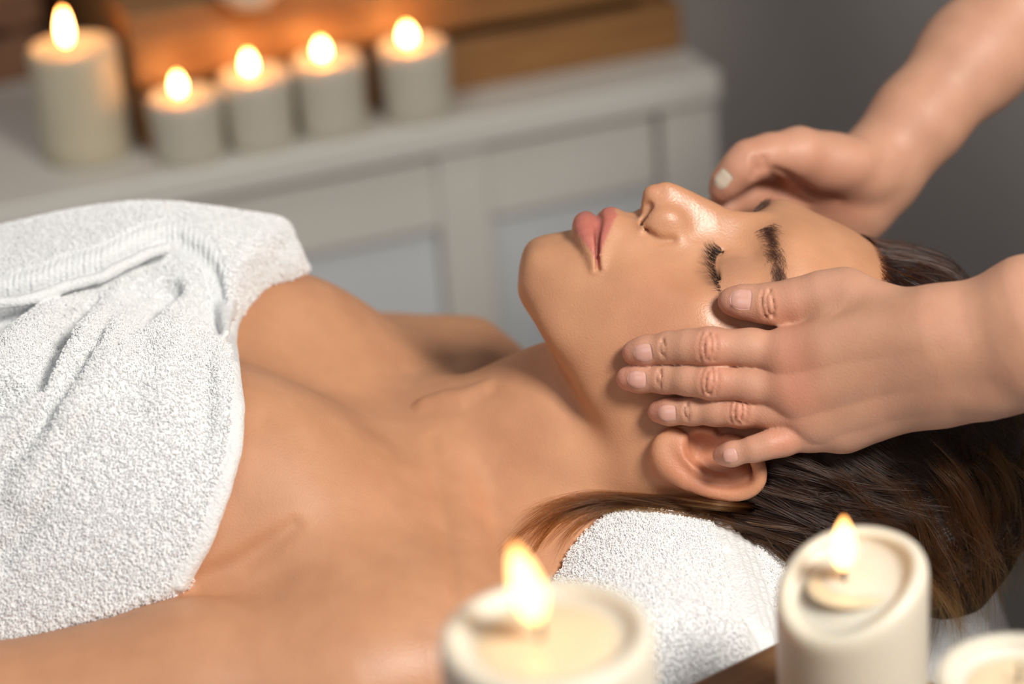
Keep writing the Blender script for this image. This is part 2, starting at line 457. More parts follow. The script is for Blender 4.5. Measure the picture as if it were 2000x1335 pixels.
# ------------------------------------------------------------------ candles
def wax_mat(name, col, sss=.55, scale=.012):
    m, n, l, b = mat(name)
    tc = n.new('ShaderNodeTexCoord'); ns = n.new('ShaderNodeTexNoise'); ns.inputs['Scale'].default_value = 30
    rp = n.new('ShaderNodeValToRGB'); rp.color_ramp.elements[0].color = (*[c * .95 for c in col], 1); rp.color_ramp.elements[1].color = (*[min(1, c * 1.04) for c in col], 1)
    l.new(tc.outputs['Object'], ns.inputs['Vector']); l.new(ns.outputs['Fac'], rp.inputs['Fac']); l.new(rp.outputs['Color'], b.inputs['Base Color'])
    b.inputs['Roughness'].default_value = .42; b.inputs['Subsurface Weight'].default_value = sss
    b.inputs['Subsurface Radius'].default_value = (1.0, .62, .34); b.inputs['Subsurface Scale'].default_value = scale
    return m
M_WAX = wax_mat('wax_ivory', (.56, .50, .37))
M_WAX2 = wax_mat('wax_cream', (.70, .65, .55))
M_WAX3 = wax_mat('wax_small', (.56, .52, .43))
M_POOL = wax_mat('wax_melted', (.78, .62, .42), .5)
M_POOL.node_tree.nodes['Principled BSDF'].inputs['Roughness'].default_value = .22
M_WICK = plain('wick', (.03, .02, .015), .9)
def flame_mat(name, lo, hi, s):
    m = bpy.data.materials.new(name); m.use_nodes = True; n = m.node_tree.nodes; l = m.node_tree.links; n.clear()
    o = n.new('ShaderNodeOutputMaterial'); e = n.new('ShaderNodeEmission'); e.inputs['Strength'].default_value = s
    tc = n.new('ShaderNodeTexCoord'); sp = n.new('ShaderNodeSeparateXYZ'); rp = n.new('ShaderNodeValToRGB')
    rp.color_ramp.elements[0].color = (*lo, 1); rp.color_ramp.elements[0].position = .0
    rp.color_ramp.elements[1].color = (*hi, 1); rp.color_ramp.elements[1].position = .25
    k = rp.color_ramp.elements.new(.80); k.color = (*hi, 1); k = rp.color_ramp.elements.new(1.0); k.color = (hi[0] * .7, hi[1] * .45, hi[2] * .2, 1)
    l.new(tc.outputs['Generated'], sp.inputs[0]); l.new(sp.outputs['Z'], rp.inputs['Fac']); l.new(rp.outputs['Color'], e.inputs['Color']); l.new(e.outputs[0], o.inputs['Surface'])
    return m
M_FLAME = flame_mat('flame', (1.0, .38, .09), (1.0, .44, .13), 48)
M_FLAME2 = flame_mat('flame_near', (1.0, .45, .14), (1.0, .55, .21), 5)
def candle(base, R, h, label, group, wax=None, rb=None, fh=.022, fr=.0050, wick=.010, off=(0, 0), lean=(0, 0), dip=.0, dth=0.0, pool=.65, depth=.006, bend=0.0, fm=None, lit=True):
    rb = rb or R; base = np.array(base, float)
    r = empty('candle', base, label, 'candle', group); N = 48; a = np.linspace(0, 2 * np.pi, N, endpoint=False)
    prof = [(0, 0, 0), (rb - .002, 0, 0), (rb, .002, 0)] + [(rb + (R - rb) * k / 6, .002 + (h - .008) * k / 6, k / 6) for k in range(1, 7)] + \
           [(R - .0004, h - .003, 1), (R - .0016, h - .0006, 1), (R - .0042, h, 1), (R - .0070, h - .0008, 1), (R * .82, h - depth * .45, 1), (R * pool, h - depth * .95, .8), (R * .3, h - depth, .5), (0, h - depth, .4)]
    V = []
    for q, z, w in prof:
        dz = dip * w ** 4 * (.5 + .5 * np.cos(a - dth)) ** 1.5
        wob = 1 + .006 * np.sin(3 * a + 1) * w
        V.append(np.stack([q * wob * np.cos(a), q * wob * np.sin(a), z - dz], 1))
    V = np.concatenate(V); m = len(prof)
    F = np.array([(i * N + j, i * N + (j + 1) % N, (i + 1) * N + (j + 1) % N, (i + 1) * N + j) for i in range(m - 1) for j in range(N)])
    mk('wax', V + base, F, wax or M_WAX, r)
    zc = h - depth - dip * .4 * .36
    pv, pf = rev([(R * pool * .98, -.0002), (R * pool * .9, .0006), (R * .4, .0009), (0, .0010)], 40, base + np.array([0, 0, zc + .0002])); mk('melted_wax', pv, pf, M_POOL, r)
    c = base + np.array([off[0], off[1], zc + .0005])
    wv = []; 
    tube = spline([c, c + np.array([.0004, 0, wick * .5]), c + np.array([lean[0] * .3, lean[1] * .3, wick])], 7)
    for i, p in enumerate(tube):
        for j in range(8): t = j * math.pi / 4; wv.append(p + np.array([math.cos(t), math.sin(t), 0]) * (.0009 if i < 6 else .0005))
    wf = [(i * 8 + j, i * 8 + (j + 1) % 8, (i + 1) * 8 + (j + 1) % 8, (i + 1) * 8 + j) for i in range(6) for j in range(8)] + [tuple(range(48, 56))]
    mk('wick', wv, wf, M_WICK, r)
    if not lit: return r
    fc = tube[-1] - np.array([0, 0, wick * .35])
    pr = [(0, 0), (.35, .03), (.66, .10), (.90, .22), (1.0, .36), (.93, .52), (.74, .68), (.48, .83), (.22, .94), (0, 1)]
    fv, ff = rev([(q * fr, z * fh) for q, z in pr], 24)
    z = fv[:, 2:3] / fh
    fv = fv + np.array([[lean[0], lean[1], 0]]) * z ** 1.4 + np.array([[bend, 0, 0]]) * np.sin(np.pi * z)
    mk('flame', fv + fc, ff, fm or M_FLAME, r)
    return r
def cam_side(dx): return tuple((R_WB @ (RIGHT * dx))[:2])
GB = 'small candles along the console table'
candle(at_wz(172, 302, TOP_Z), .0355, .093, 'tall ivory pillar candle burning at the left end of the table', None, fh=.029, fr=.0044, wick=.013, lean=cam_side(.001), off=cam_side(-.004), depth=.008, pool=.7)
for (px, py, h, lab, fh, fr) in ((374, 307, .053, 'lowest small lit candle, next to the tall pillar candle', .0235, .0066), (512, 279, .059, 'second small lit candle from the tall pillar candle', .0245, .0072),
                             (652, 253, .061, 'third small lit candle from the tall pillar candle', .0215, .0078), (817, 224, .061, 'last small lit candle from the tall pillar candle, set apart beside the crate end', .0225, .0084)):
    candle(at_wz(px, py, TOP_Z), .0295, h, lab, GB, M_WAX3, .0272, fh=fh * .76, fr=fr * .66, wick=.008, off=cam_side(-.003), depth=.0055, pool=.72)

# ------------------------------------------------------------------ near side table with the three front candles
c1, c2, c3 = b2w(at_d(1066, 1232, .81)), b2w(at_d(1662, 1090, .945)), b2w(at_d(1992, 1318, .87))
ST_Z = c2[2] - .089
q0, q1 = at_wz(1330, 1335, ST_Z), at_wz(1530, 1240, ST_Z)
print('side', c1, c2, c3, ST_Z, q0, q1)
tx = (q1 - q0) / np.linalg.norm(q1 - q0); ty = np.array([-tx[1], tx[0], 0]); SY = math.atan2(tx[1], tx[0])
M_TRAY = wood_mat('wood_tray', (.20, .095, .040), (.31, .165, .075), 6.0, .45, SY)
side = empty('side_table', (q0 - ty * .16)[:2].tolist() + [0], 'brown wooden side table in the foreground under the front candles', 'table')
def sbox(name, u0, u1, v0, v1, z0, z1, m, bev=.003):
    c = q0 + tx * (u0 + u1) / 2 + ty * (v0 + v1) / 2
    V, F = boxv((c[0], c[1], (z0 + z1) / 2), (u1 - u0, v1 - v0, z1 - z0), SY, bev); return mk(name, V, F, m, side, smooth=False)
wd = .30
qc = at_wz(1815, 1322, ST_Z); UE = float((qc - q0) @ tx)
print('UE', UE, (c2 - q0) @ tx, (c3 - q0) @ tx, (c2 - q0) @ ty, (c3 - q0) @ ty)
for i in range(3): sbox('board', UE - .40, UE, -wd + i * wd / 3 + .001, -wd + (i + 1) * wd / 3 - .001, ST_Z - .02, ST_Z, M_TRAY)
sbox('batten', UE - .38, UE - .34, -wd + .02, -.02, ST_Z - .04, ST_Z - .0205, M_TRAY); sbox('batten', UE - .06, UE - .02, -wd + .02, -.02, ST_Z - .04, ST_Z - .0205, M_TRAY)
for u in (UE - .38, UE - .055):
    sbox('leg', u, u + .035, -wd + .02, -wd + .055, 0, ST_Z - .0405, M_TRAY)
candle((c1[0], c1[1], ST_Z), .0365, c1[2] - ST_Z, 'wide cream candle with a tall bright flame, nearest in the foreground', 'front candles', M_WAX2, fh=.031, fr=.0056, wick=.011, lean=cam_side(-.0050), off=cam_side(-.002), depth=.004, pool=.70, fm=M_FLAME2)
candle((c2[0], c2[1], ST_Z), .0300, c2[2] - ST_Z, 'tall cream candle with a sagging melted rim, before the hair', 'front candles', M_WAX2, fh=.0245, fr=.0052, wick=.010, lean=cam_side(.0004), off=cam_side(-.003), dip=.021, dth=math.radians(222), depth=.009, pool=.60, fm=M_FLAME2)
candle((c3[0], c3[1], ST_Z), .0310, c3[2] - ST_Z, 'cream candle cut off by the lower right corner', 'front candles', M_WAX2, depth=.005, lit=False)
# ================================================================== the woman lying on the bed
# ---- head: a radial surface around HC through anatomical landmarks (mirrored left/right)
HC = np.array([0.105, 0.0, -0.02])
_mid = [(.004, .036), (.0105, .0525), (.0165, .0545), (.0245, .0550), (.033, .0600), (.042, .0620), (.052, .0675), (.0625, .0670), (.075, .0640), (.09, .0620),
        (.104, .0635), (.115, .0655), (.127, .0685), (.148, .0640), (.158, .0592), (.168, .0537), (.180, .0455), (.205, .0240), (.226, -.004), (.235, -.030),
        (.228, -.068), (.203, -.100), (.160, -.118), (.115, -.112), (.085, -.090), (.004, .024), (.014, .012), (.028, -.002), (.048, -.02)]
_lat = [  # x, |y|, z
 (.010, .011, .0505), (.013, .020, .0430), (.013, .029, .0280), (.004, .012, .0340),
 (.0245, .012, .0540), (.025, .024, .0470), (.025, .0355, .0310), (.024, .0410, .0140),
 (.052, .012, .0640), (.052, .022, .0570), (.042, .012, .0600), (.042, .025, .0520), (.043, .037, .0415), (.043, .0480, .0240), (.042, .0530, .0040),
 (.060, .010, .0645), (.061, .020, .0580), (.060, .032, .0520), (.060, .0455, .0390), (.060, .0555, .0170), (.060, .0600, -.008),
 (.080, .017, .0600), (.080, .030, .0528), (.080, .0450, .0465), (.080, .0570, .0320), (.080, .0640, .0070), (.080, .0665, -.020),
 (.093, .016, .0570), (.093, .030, .0510), (.093, .0450, .0470), (.093, .0575, .0350), (.093, .0660, .0090), (.094, .0690, -.025),
 (.103, .016, .0548), (.103, .030, .0502), (.103, .0450, .0445), (.104, .0565, .0330), (.104, .0670, .0060), (.104, .0710, -.030),
 (.115, .011, .0620), (.115, .021, .0555), (.115, .034, .0525), (.115, .0470, .0460), (.115, .0570, .0340), (.115, .0685, .0030),
 (.127, .011, .0680), (.127, .024, .0648), (.127, .040, .0565), (.127, .0520, .0445), (.127, .0610, .0255), (.127, .0695, -.0010), (.127, .0745, -.035),
 (.146, .020, .0625), (.146, .040, .0535), (.146, .0550, .0355), (.146, .0655, .0070), (.146, .0745, -.037),
 (.165, .020, .0535), (.165, .040, .0440), (.165, .0560, .0250), (.165, .0660, -.003), (.165, .0730, -.042),
 (.190, .030, .0315), (.190, .050, .0110), (.190, .0620, -.016), (.190, .0670, -.052),
 (.213, .030, .0100), (.213, .048, -.016), (.213, .0520, -.050),
 (.160, .068, -.075), (.160, .046, -.104), (.120, .066, -.070), (.120, .046, -.097), (.092, .056, -.065), (.085, .030, -.085),
 (.060, .0555, -.036), (.036, .0465, -.007), (.019, .0350, .013), (.007, .0170, .0280),
 (.030, .020, -.003), (.045, .030, -.016), (.062, .036, -.038)]
_cp = [(x, 0.0, z) for x, z in _mid] + [(x, s * y, z) for x, y, z in _lat for s in (-1, 1)]
_cp = np.array(_cp) - HC
_cr_ = np.linalg.norm(_cp, axis=1)
HEAD_RBF = RBF(_cp / _cr_[:, None], _cr_, lam=2e-5)
def head_radius(D): return HEAD_RBF(D)
def head_base(P):
    q = P - HC.astype(np.float32); r = np.sqrt((q * q).sum(1)) + 1e-9
    return (r - HEAD_RBF(q / r[:, None])) * 0.93

# ---- chest: a height field over the plan (x, |y|)
_ch = {  # x: [(|y|, z) ...]
 -.36: [(0, -.012), (.06, -.012), (.11, -.03), (.15, -.065)],
 -.24: [(0, .000), (.06, .010), (.11, -.010), (.15, -.055)],
 -.18: [(0, .003), (.03, .010), (.06, .017), (.08, .014), (.11, -.003), (.15, -.050)],
 -.14: [(0, -.0035), (.015, -.001), (.03, .005), (.06, .0125), (.08, .009), (.11, -.010), (.15, -.052)],
 -.105: [(0, -.019), (.03, -.008), (.06, .003), (.08, .001), (.11, -.018), (.15, -.056)],
 -.075: [(0, -.034), (.03, -.026), (.06, -.017), (.08, -.018), (.11, -.032), (.15, -.058)],
 -.05: [(0, -.046), (.04, -.041), (.08, -.039), (.115, -.047), (.15, -.060)],
 -.033: [(0, -.0535), (.03, -.048), (.06, -.0465), (.09, -.050), (.12, -.055), (.15, -.063)],
 -.015: [(0, -.066), (.04, -.063), (.08, -.066), (.12, -.070), (.15, -.073)],
 .01: [(0, -.085), (.06, -.088), (.1, -.094), (.15, -.10)],
 .05: [(0, -.125), (.08, -.135), (.15, -.14)]}
_cx, _cv = [], []
for x, row in _ch.items():
    for y, z in row:
        for s in ((-1, 1) if y > 0 else (1,)):
            _cx.append((x, s * y)); _cv.append(z)
CHEST_RBF = RBF(np.array(_cx) * 10, np.array(_cv), lam=1e-5)
ZW = R_WB[2].astype(np.float32)
def world_z(P): return P @ ZW + np.float32(W0[2])
def torso_field(P):
    zt = CHEST_RBF(np.clip(P[:, :2], (-.42, -.175), (.07, .175)) * 10)
    top = (P[:, 2] - zt) * 0.84
    side = np.abs(P[:, 1]) - (0.148 + 0.02 * sstep(-.12, -.03, P[:, 0]))
    f = smax(top, side, 0.05)
    f = smax(f, P[:, 0] - 0.012, 0.05)
    f = smax(f, (BED_Z + 0.004) - world_z(P), 0.03)
    return f
# arms: shoulder, mid, elbow
ARM_N = [(-.046, -.150, -.104), (-.075, -.157, -.105), (-.145, -.166, -.103), (-.235, -.190, -.108), (-.34, -.215, -.115)]
ARM_NR = [.050, .051, .046, .042, .038]
ARM_F = [(-.034, .150, -.112), (-.075, .162, -.116), (-.145, .176, -.120), (-.235, .200, -.122), (-.33, .225, -.125)]
def arm_field(P):
    return np.minimum(chain(P, ARM_N, ARM_NR, 0.01), chain(P, ARM_F, ARM_NR, 0.01))
CREASE, FARCOL, ARMPIT = [(0, 0, 1)] * 6, [(0, 0, 1)] * 4, [(0, 0, 1)] * 4
NECK = [(-.055, 0, -.104), (-.012, 0, -.080), (.030, 0, -.060), (.085, 0, -.058)]
def trunk_field(P):
    f = np.full(len(P), 0.3, np.float32); m = P[:, 0] < 0.075
    q = P[m]; t = torso_field(q)
    kk = 0.007 + 0.030 * sstep(-.145, -.075, q[:, 0])
    f[m] = smin(t, arm_field(q), kk)
    n = chain(P, NECK, [.050, .051, .051, .056], 0.02)
    f = smin(f, n, 0.030)
    for s in (-1, 1):
        # trapezius, sternomastoid and collarbone
        f = near_chain(f, P, [(.04, s * .035, -.085), (-.010, s * .115, -.105)], [.035, .030], smin, 0.035)
        scm = [(.066, s * .056, -.048), (.022, s * .038, -.044), (-.024, s * .013, -.056)]
        f = near_chain(f, P, scm, [.012, .010, .0065], smin, 0.014)
        cl = spline([(-.030, s * .014, -.0575), (-.027, s * .045, -.0555), (-.024, s * .085, -.0605), (-.018, s * .125, -.066), (-.020, s * .150, -.068)], 8)
        f = near_chain(f, P, cl, [.0075] * 8, smin, 0.012)
    # hollow above the breast bone
    f = near(f, P, (-.025, 0, -.052), .04, lambda Q: ellipsoid(Q, (-.026, 0, -.047), (.012, .013, .009)), sub, 0.012)
    # skin folds along the near collar bone, and the far collar-bone head
    f = near_chain(f, P, CREASE, [-.0012, -.0002, .0002, .0002, .0000, -.0010], sub, 0.0075)
    f = near_chain(f, P, ARMPIT, [.0010, .0022, .0014, -.0004], sub, 0.0085)
    f = near_chain(f, P, FARCOL, [.0045, .0060, .0055, .004], smin, 0.006)
    return f
CREASE = np.array([trace(trunk_field, *p, off=.0016) for p in ((843, 850), (850, 905), (861, 960), (872, 1020), (882, 1080), (892, 1150))])
ARMPIT = np.array([trace(trunk_field, *p, off=.0008) for p in ((385, 1132), (470, 1098), (528, 1058), (572, 1026))])
FARCOL = np.array([trace(trunk_field, *p, off=-.002) for p in ((835, 795), (868, 788), (905, 782), (945, 765))])
_nx = np.array([.055, .0640, .0725, .0790, .0890, .0989, .1040, .1115, .1180, .1260, .1330])
_nz = np.array([.0845, .0858, .0856, .0838, .0788, .0736, .0709, .0688, .0672, .0655, .0620])
_nw = np.array([.0120, .0120, .0122, .0130, .0140, .0138, .0125, .0105, .0095, .0090, .0090])
_nq = np.linspace(.055, .133, 200); _nzs = np.interp(_nq, np.linspace(.055, .133, 200), np.interp(_nq, _nx, _nz))
for _ in range(60): _nzs[1:-1] = .25 * _nzs[:-2] + .5 * _nzs[1:-1] + .25 * _nzs[2:]
def nose_field(P):
    x, y, z = P[:, 0], P[:, 1], P[:, 2]
    zr = np.interp(x, _nq, _nzs); w = np.interp(x, _nx, _nw); zb = .0515 - .9 * np.maximum(np.abs(y) - .018, 0)
    f = (z - zb - (zr - zb) * np.exp(-(y / w) ** 2)) * .62
    fr = .0636 + .10 * np.maximum(z - .072, 0) + 14.0 * y * y - x
    return smax(smax(f, fr * .9, .011), x - .128, .01).astype(np.float32)
LIP_LO = spline([(.0408, -.0245, .0512), (.0372, -.013, .0588), (.0353, 0, .0618), (.0372, .013, .0588), (.0408, .0245, .0512)], 13)
LIP_UP = spline([(.0415, -.0245, .0512), (.0452, -.0125, .0606), (.0476, -.005, .0650), (.0470, 0, .0651), (.0476, .005, .0650), (.0452, .0125, .0606), (.0415, .0245, .0512)], 17)
LIP_LR = .0061 - .0044 * np.linspace(-1, 1, 13) ** 2
LIP_UR = .0051 - .0039 * np.abs(np.linspace(-1, 1, 17)) ** 1.7
MOUTH = spline([(.0411, -.0265, .0510), (.0408, -.016, .0602), (.0418, -.006, .0675), (.0412, 0, .0683), (.0418, .006, .0675), (.0408, .016, .0602), (.0411, .0265, .0510)], 17)
LASH = [spline([(.1020, s * .0155, .0553), (.0985, s * .022, .0560), (.0968, s * .031, .0548), (.0980, s * .0395, .0505), (.1010, s * .0470, .0440)], 13) for s in (-1, 1)]
FOLD = [spline([(.1050, s * .0165, .0557), (.1110, s * .024, .0573), (.1130, s * .033, .0560), (.1105, s * .0425, .0505), (.1040, s * .0500, .0430)], 13) for s in (-1, 1)]
def E(px, py, y): return at_y(px, py, y)
EAR_OUT = spline([E(1312, 852, -.0700), E(1291, 868, -.0735), E(1294, 897, -.0770), E(1322, 926, -.0800), E(1365, 951, -.0835), E(1412, 964, -.0860),
                  E(1455, 962, -.0870), E(1481, 942, -.0865), E(1482, 908, -.0840), E(1462, 878, -.0800), E(1428, 858, -.0760), E(1400, 862, -.0730)], 30)
EAR_IN = spline([E(1335, 884, -.0765), E(1352, 905, -.0800), E(1380, 925, -.0815), E(1418, 937, -.0818), E(1450, 925, -.0800)], 12)
EAR_C = E(1398, 905, -.074)
def ear_field(P, s=-1):
    Q = P if s < 0 else P * np.array([1, -1, 1], np.float32)
    pl = ellipsoid(Q, EAR_C + np.array([0, .004, 0]), (.0255, .0065, .0165), EAR_R)
    f = smin(pl, chain(Q, EAR_OUT, EAR_OR), .004)
    lobe = ellipsoid(Q, E(1316, 880, -.0745), (.0085, .0042, .0100), EAR_R)
    f = smin(f, lobe, .004)
    f = smin(f, ellipsoid(Q, E(1354, 920, -.0785), (.0050, .0045, .0045), EAR_R), .004)
    f = smin(f, ellipsoid(Q, E(1450, 935, -.0800), (.0060, .0045, .0050), EAR_R), .004)
    f = smin(f, chain(Q, EAR_IN, [.0026] * 12), .0028)
    f = smin(f, capsule(Q, E(1362, 842, -.0700), E(1386, 846, -.0720), .0032, .0030), .0035)      # tragus
    f = smax(f, -ellipsoid(Q, E(1385, 884, -.0795), (.0115, .0055, .0082), EAR_R), .003)          # concha
    f = smax(f, -ellipsoid(Q, E(1368, 868, -.0745), (.0050, .0080, .0048), EAR_R), .003)          # canal
    return f
_a = EAR_OUT[20] - EAR_OUT[2]; _a /= np.linalg.norm(_a)
_n = np.array([0.05, -0.93, 0.35]); _n -= (_n @ _a) * _a; _n /= np.linalg.norm(_n)
EAR_R = np.array([_a, -_n, np.cross(_a, -_n)])
EAR_OR = np.concatenate([np.linspace(.0030, .0036, 8), np.full(16, .0034), np.linspace(.0034, .0022, 6)])
def head_field(P):
    f = head_base(P)
    # nose
    f = near(f, P, (.092, 0, .070), .045, nose_field, smin, .007)
    for s in (-1, 1):
        f = near(f, P, (.0735, s * .011, .068), .03, lambda Q: ellipsoid(Q, (.0735, s * .0106, .0660), (.0090, .0050, .0090)), smin, .0090)
    f = near(f, P, (.066, 0, .072), .02, lambda Q: capsule(Q, (.0655, 0, .0672), (.0672, 0, .0785), .0030, .0036), smin, .004)
    for s in (-1, 1):
        f = near(f, P, (.065, s * .0075, .069), .02, lambda Q: capsule(Q, (.0640, s * .0082, .0655), (.0655, s * .0062, .0745), .0022, .0024), sub, .0018)
        f = near(f, P, (.068, s * .0072, .069), .02, lambda Q: capsule(Q, (.0655, s * .0078, .0665), (.076, s * .0055, .0690), .0026, .0015), sub, .0018)
        # groove round the wing of the nose
        g = spline([(.0650, s * .0135, .0640), (.0700, s * .0170, .0618), (.0770, s * .0172, .0618)], 6)
        f = near_chain(f, P, g, np.linspace(.0010, .0001, 6), sub, .0045)
    # philtrum
    f = near_chain(f, P, [(.0530, 0, .0718), (.0610, 0, .0695)], [.0016, .0014], sub, .004)
    # lips
    f = near_chain(f, P, LIP_LO, LIP_LR, smin, .0045)
    f = near_chain(f, P, LIP_UP, LIP_UR, smin, .0065)
    f = near_chain(f, P, MOUTH, .0012 * np.ones(17), sub, .0026)
    for s in (-1, 1):
        # closed lids
        f = near(f, P, (.1045, s * .031, .044), .03, lambda Q: ellipsoid(Q, (.1060, s * .0310, .0425), (.0150, .0180, .0132)), smin, .007)
        i = 0 if s < 0 else 1
        f = near_chain(f, P, LASH[i], [.0006] * 13, sub, .0022)
    # ears
    for s in (-1, 1):
        c = EAR_C * np.array([1, -s, 1])
        f = near(f, P, c, .05, lambda Q: ear_field(Q, s), smin, .0045)
    return f
def woman_field(P):
    f = trunk_field(P)
    m = P[:, 0] > -0.03
    if m.any(): f[m] = smin(f[m], head_field(P[m]), 0.028)
    return f
def woman_tint(V):
    skin = np.array(SKIN)
    c = np.tile(skin, (len(V), 1)).astype(float)
    def mixin(w, col):
        nonlocal c
        c = c * (1 - w[:, None]) + w[:, None] * np.array(col)
    P = V.astype(np.float32)
    for s in (-1, 1):
        d = np.linalg.norm((V - np.array([.070, s * .046, .040])) / np.array([.025, .02, .025]), axis=1)
        mixin(0.30 * np.exp(-d * d), BLUSH)
        dl = np.linalg.norm((V - np.array([.108, s * .031, .054])) / np.array([.010, .017, .012]), axis=1)
        mixin(0.55 * sstep(1.3, .5, dl), LID)
        de = np.linalg.norm((V - (EAR_C if s < 0 else EAR_C * np.array([1, -1, 1]))) / np.array([.03, .02, .022]), axis=1)
        mixin(0.60 * sstep(1.3, .6, de), EARC)
    dn = np.linalg.norm((V - np.array([.072, 0, .078])) / np.array([.014, .014, .014]), axis=1)
    mixin(0.22 * np.exp(-dn * dn), BLUSH)
    near_l = np.linalg.norm(V - np.array([.043, 0, .062]), axis=1) < .045
    lip = np.zeros(len(V)); dark = np.zeros(len(V))
    q = P[near_l]; ay = np.abs(q[:, 1])
    xm = np.interp(ay, [0, .006, .016, .0255], [.0412, .0418, .0408, .0411])
    xu = np.interp(ay, [0, .0045, .0125, .0195, .0255], [.0496, .0510, .0474, .0438, .0413])
    xl = np.interp(ay, [0, .0080, .0160, .0215, .0260], [.0292, .0300, .0336, .0376, .0410])
    lip[near_l] = sstep(-.0005, .0007, xu - q[:, 0]) * sstep(-.0005, .0009, q[:, 0] - xl) * sstep(.0262, .0245, ay) * sstep(.044, .048, q[:, 2])
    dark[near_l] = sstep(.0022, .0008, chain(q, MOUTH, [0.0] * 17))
    mixin(lip * .92, LIPC); dark *= sstep(.024, .018, np.abs(V[:, 1])); mixin(dark * .7, (.10, .012, .008))  # lip colour, then shade between the lips painted into the tint
    for i in (0, 1):
        m = np.linalg.norm(V - LASH[i][6], axis=1) < .022; w = np.zeros(len(V)); w[m] = sstep(.0014, .0006, chain(P[m], LASH[i][2:12], [0.0] * 10)); mixin(w * .85, (.05, .02, .014))
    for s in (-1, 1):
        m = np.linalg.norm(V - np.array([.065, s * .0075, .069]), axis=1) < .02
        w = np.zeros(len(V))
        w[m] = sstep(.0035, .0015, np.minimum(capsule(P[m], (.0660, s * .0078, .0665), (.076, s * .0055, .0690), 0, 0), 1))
        mixin(w * .6, (.12, .03, .015))  # shade inside the nostrils painted into the skin colour
    return c
def woman_oil(V):
    g = np.zeros(len(V))
    for c, r, w in (((.090, 0, .072), (.026, .020, .016), 1.0), ((.075, 0, .082), (.012, .012, .01), .7), ((.088, -.052, .045), (.024, .018, .02), .75), ((.088, .052, .045), (.024, .018, .02), .75),
                    ((.037, 0, .065), (.008, .02, .010), .6), ((.118, -.045, .052), (.010, .014, .012), .5), ((-.05, -.16, -.055), (.035, .035, .03), .45), ((.14, 0, .062), (.03, .04, .03), .25)):
        d = (((V - np.array(c)) / np.array(r)) ** 2).sum(1); g = np.maximum(g, w * np.exp(-d))
    return g
SKIN = (.555, .278, .152); BLUSH = (.56, .215, .130); LID = (.46, .235, .150); EARC = (.55, .195, .110); LIPC = (.50, .150, .120)
# ================================================================== the masseuse's hands and arms
def on(px, py, r, lift=0.0): return trace(woman_field, px, py, off=r * 0.96 + lift)
# near hand: finger joints lie on the cheek they touch, (px, py, radius, lift above the skin)
FING = {
 'index': [(1240, 688, .0060, 0), (1262, 685, .0067, 0), (1308, 679, .0071, .0005), (1345, 677, .0076, .002), (1386, 677, .0087, .0035), (1465, 680, .0086, .006), (1550, 694, .0100, .009)],
 'middle': [(1227, 738, .0057, 0), (1250, 738, .0064, 0), (1300, 739, .0066, .0005), (1345, 741, .0070, .003), (1391, 745, .0080, .005), (1470, 752, .0080, .008), (1556, 765, .0098, .011)],
 'ring': [(1287, 803, .0054, .000), (1308, 803, .0060, .0005), (1352, 802, .0062, .002), (1400, 802, .0066, .0045), (1447, 802, .0074, .006), (1510, 806, .0074, .009), (1590, 818, .0092, .011)],
 'little': [(1411, 889, .0046, .0085), (1430, 886, .0052, .009), (1474, 876, .0054, .010), (1502, 868, .0058, .011), (1530, 861, .0064, .012), (1580, 850, .0066, .012), (1650, 834, .0088, .013)],
 'thumb': [(1428, 588, .0062, .0), (1450, 589, .0074, .0), (1485, 592, .0082, .001), (1512, 592, .0089, .002), (1555, 584, .0092, .004), (1600, 575, .0100, .007), (1650, 577, .0112, .010)]}
J, JR = {}, {}
for k, row in FING.items():
    J[k] = np.array([on(*r) for r in row]); JR[k] = [r[2] for r in row]
WR_Y = -.098
CARP = {'index': at_y(1815, 640, WR_Y), 'middle': at_y(1830, 682, WR_Y - .002), 'ring': at_y(1830, 722, WR_Y), 'little': at_y(1825, 762, WR_Y + .003), 'thumb': at_y(1800, 634, WR_Y + .006)}
ARM1 = [(at_y(1850, 658, WR_Y), .0165), (at_y(1920, 640, WR_Y - .004), .0190), (at_y(2010, 605, WR_Y - .010), .0225), (np.array([.37, -.145, .065]), .032)]
ARM2 = [(at_y(1850, 745, WR_Y + .001), .0160), (at_y(1925, 735, WR_Y - .003), .0165), (at_y(2010, 697, WR_Y - .010), .0215), (np.array([.37, -.150, .060]), .032)]
UP1 = [(np.array([.37, -.147, .062]), .034), (np.array([.45, -.150, .19]), .042), (np.array([.52, -.150, .32]), .050)]
KNUCKLE = []
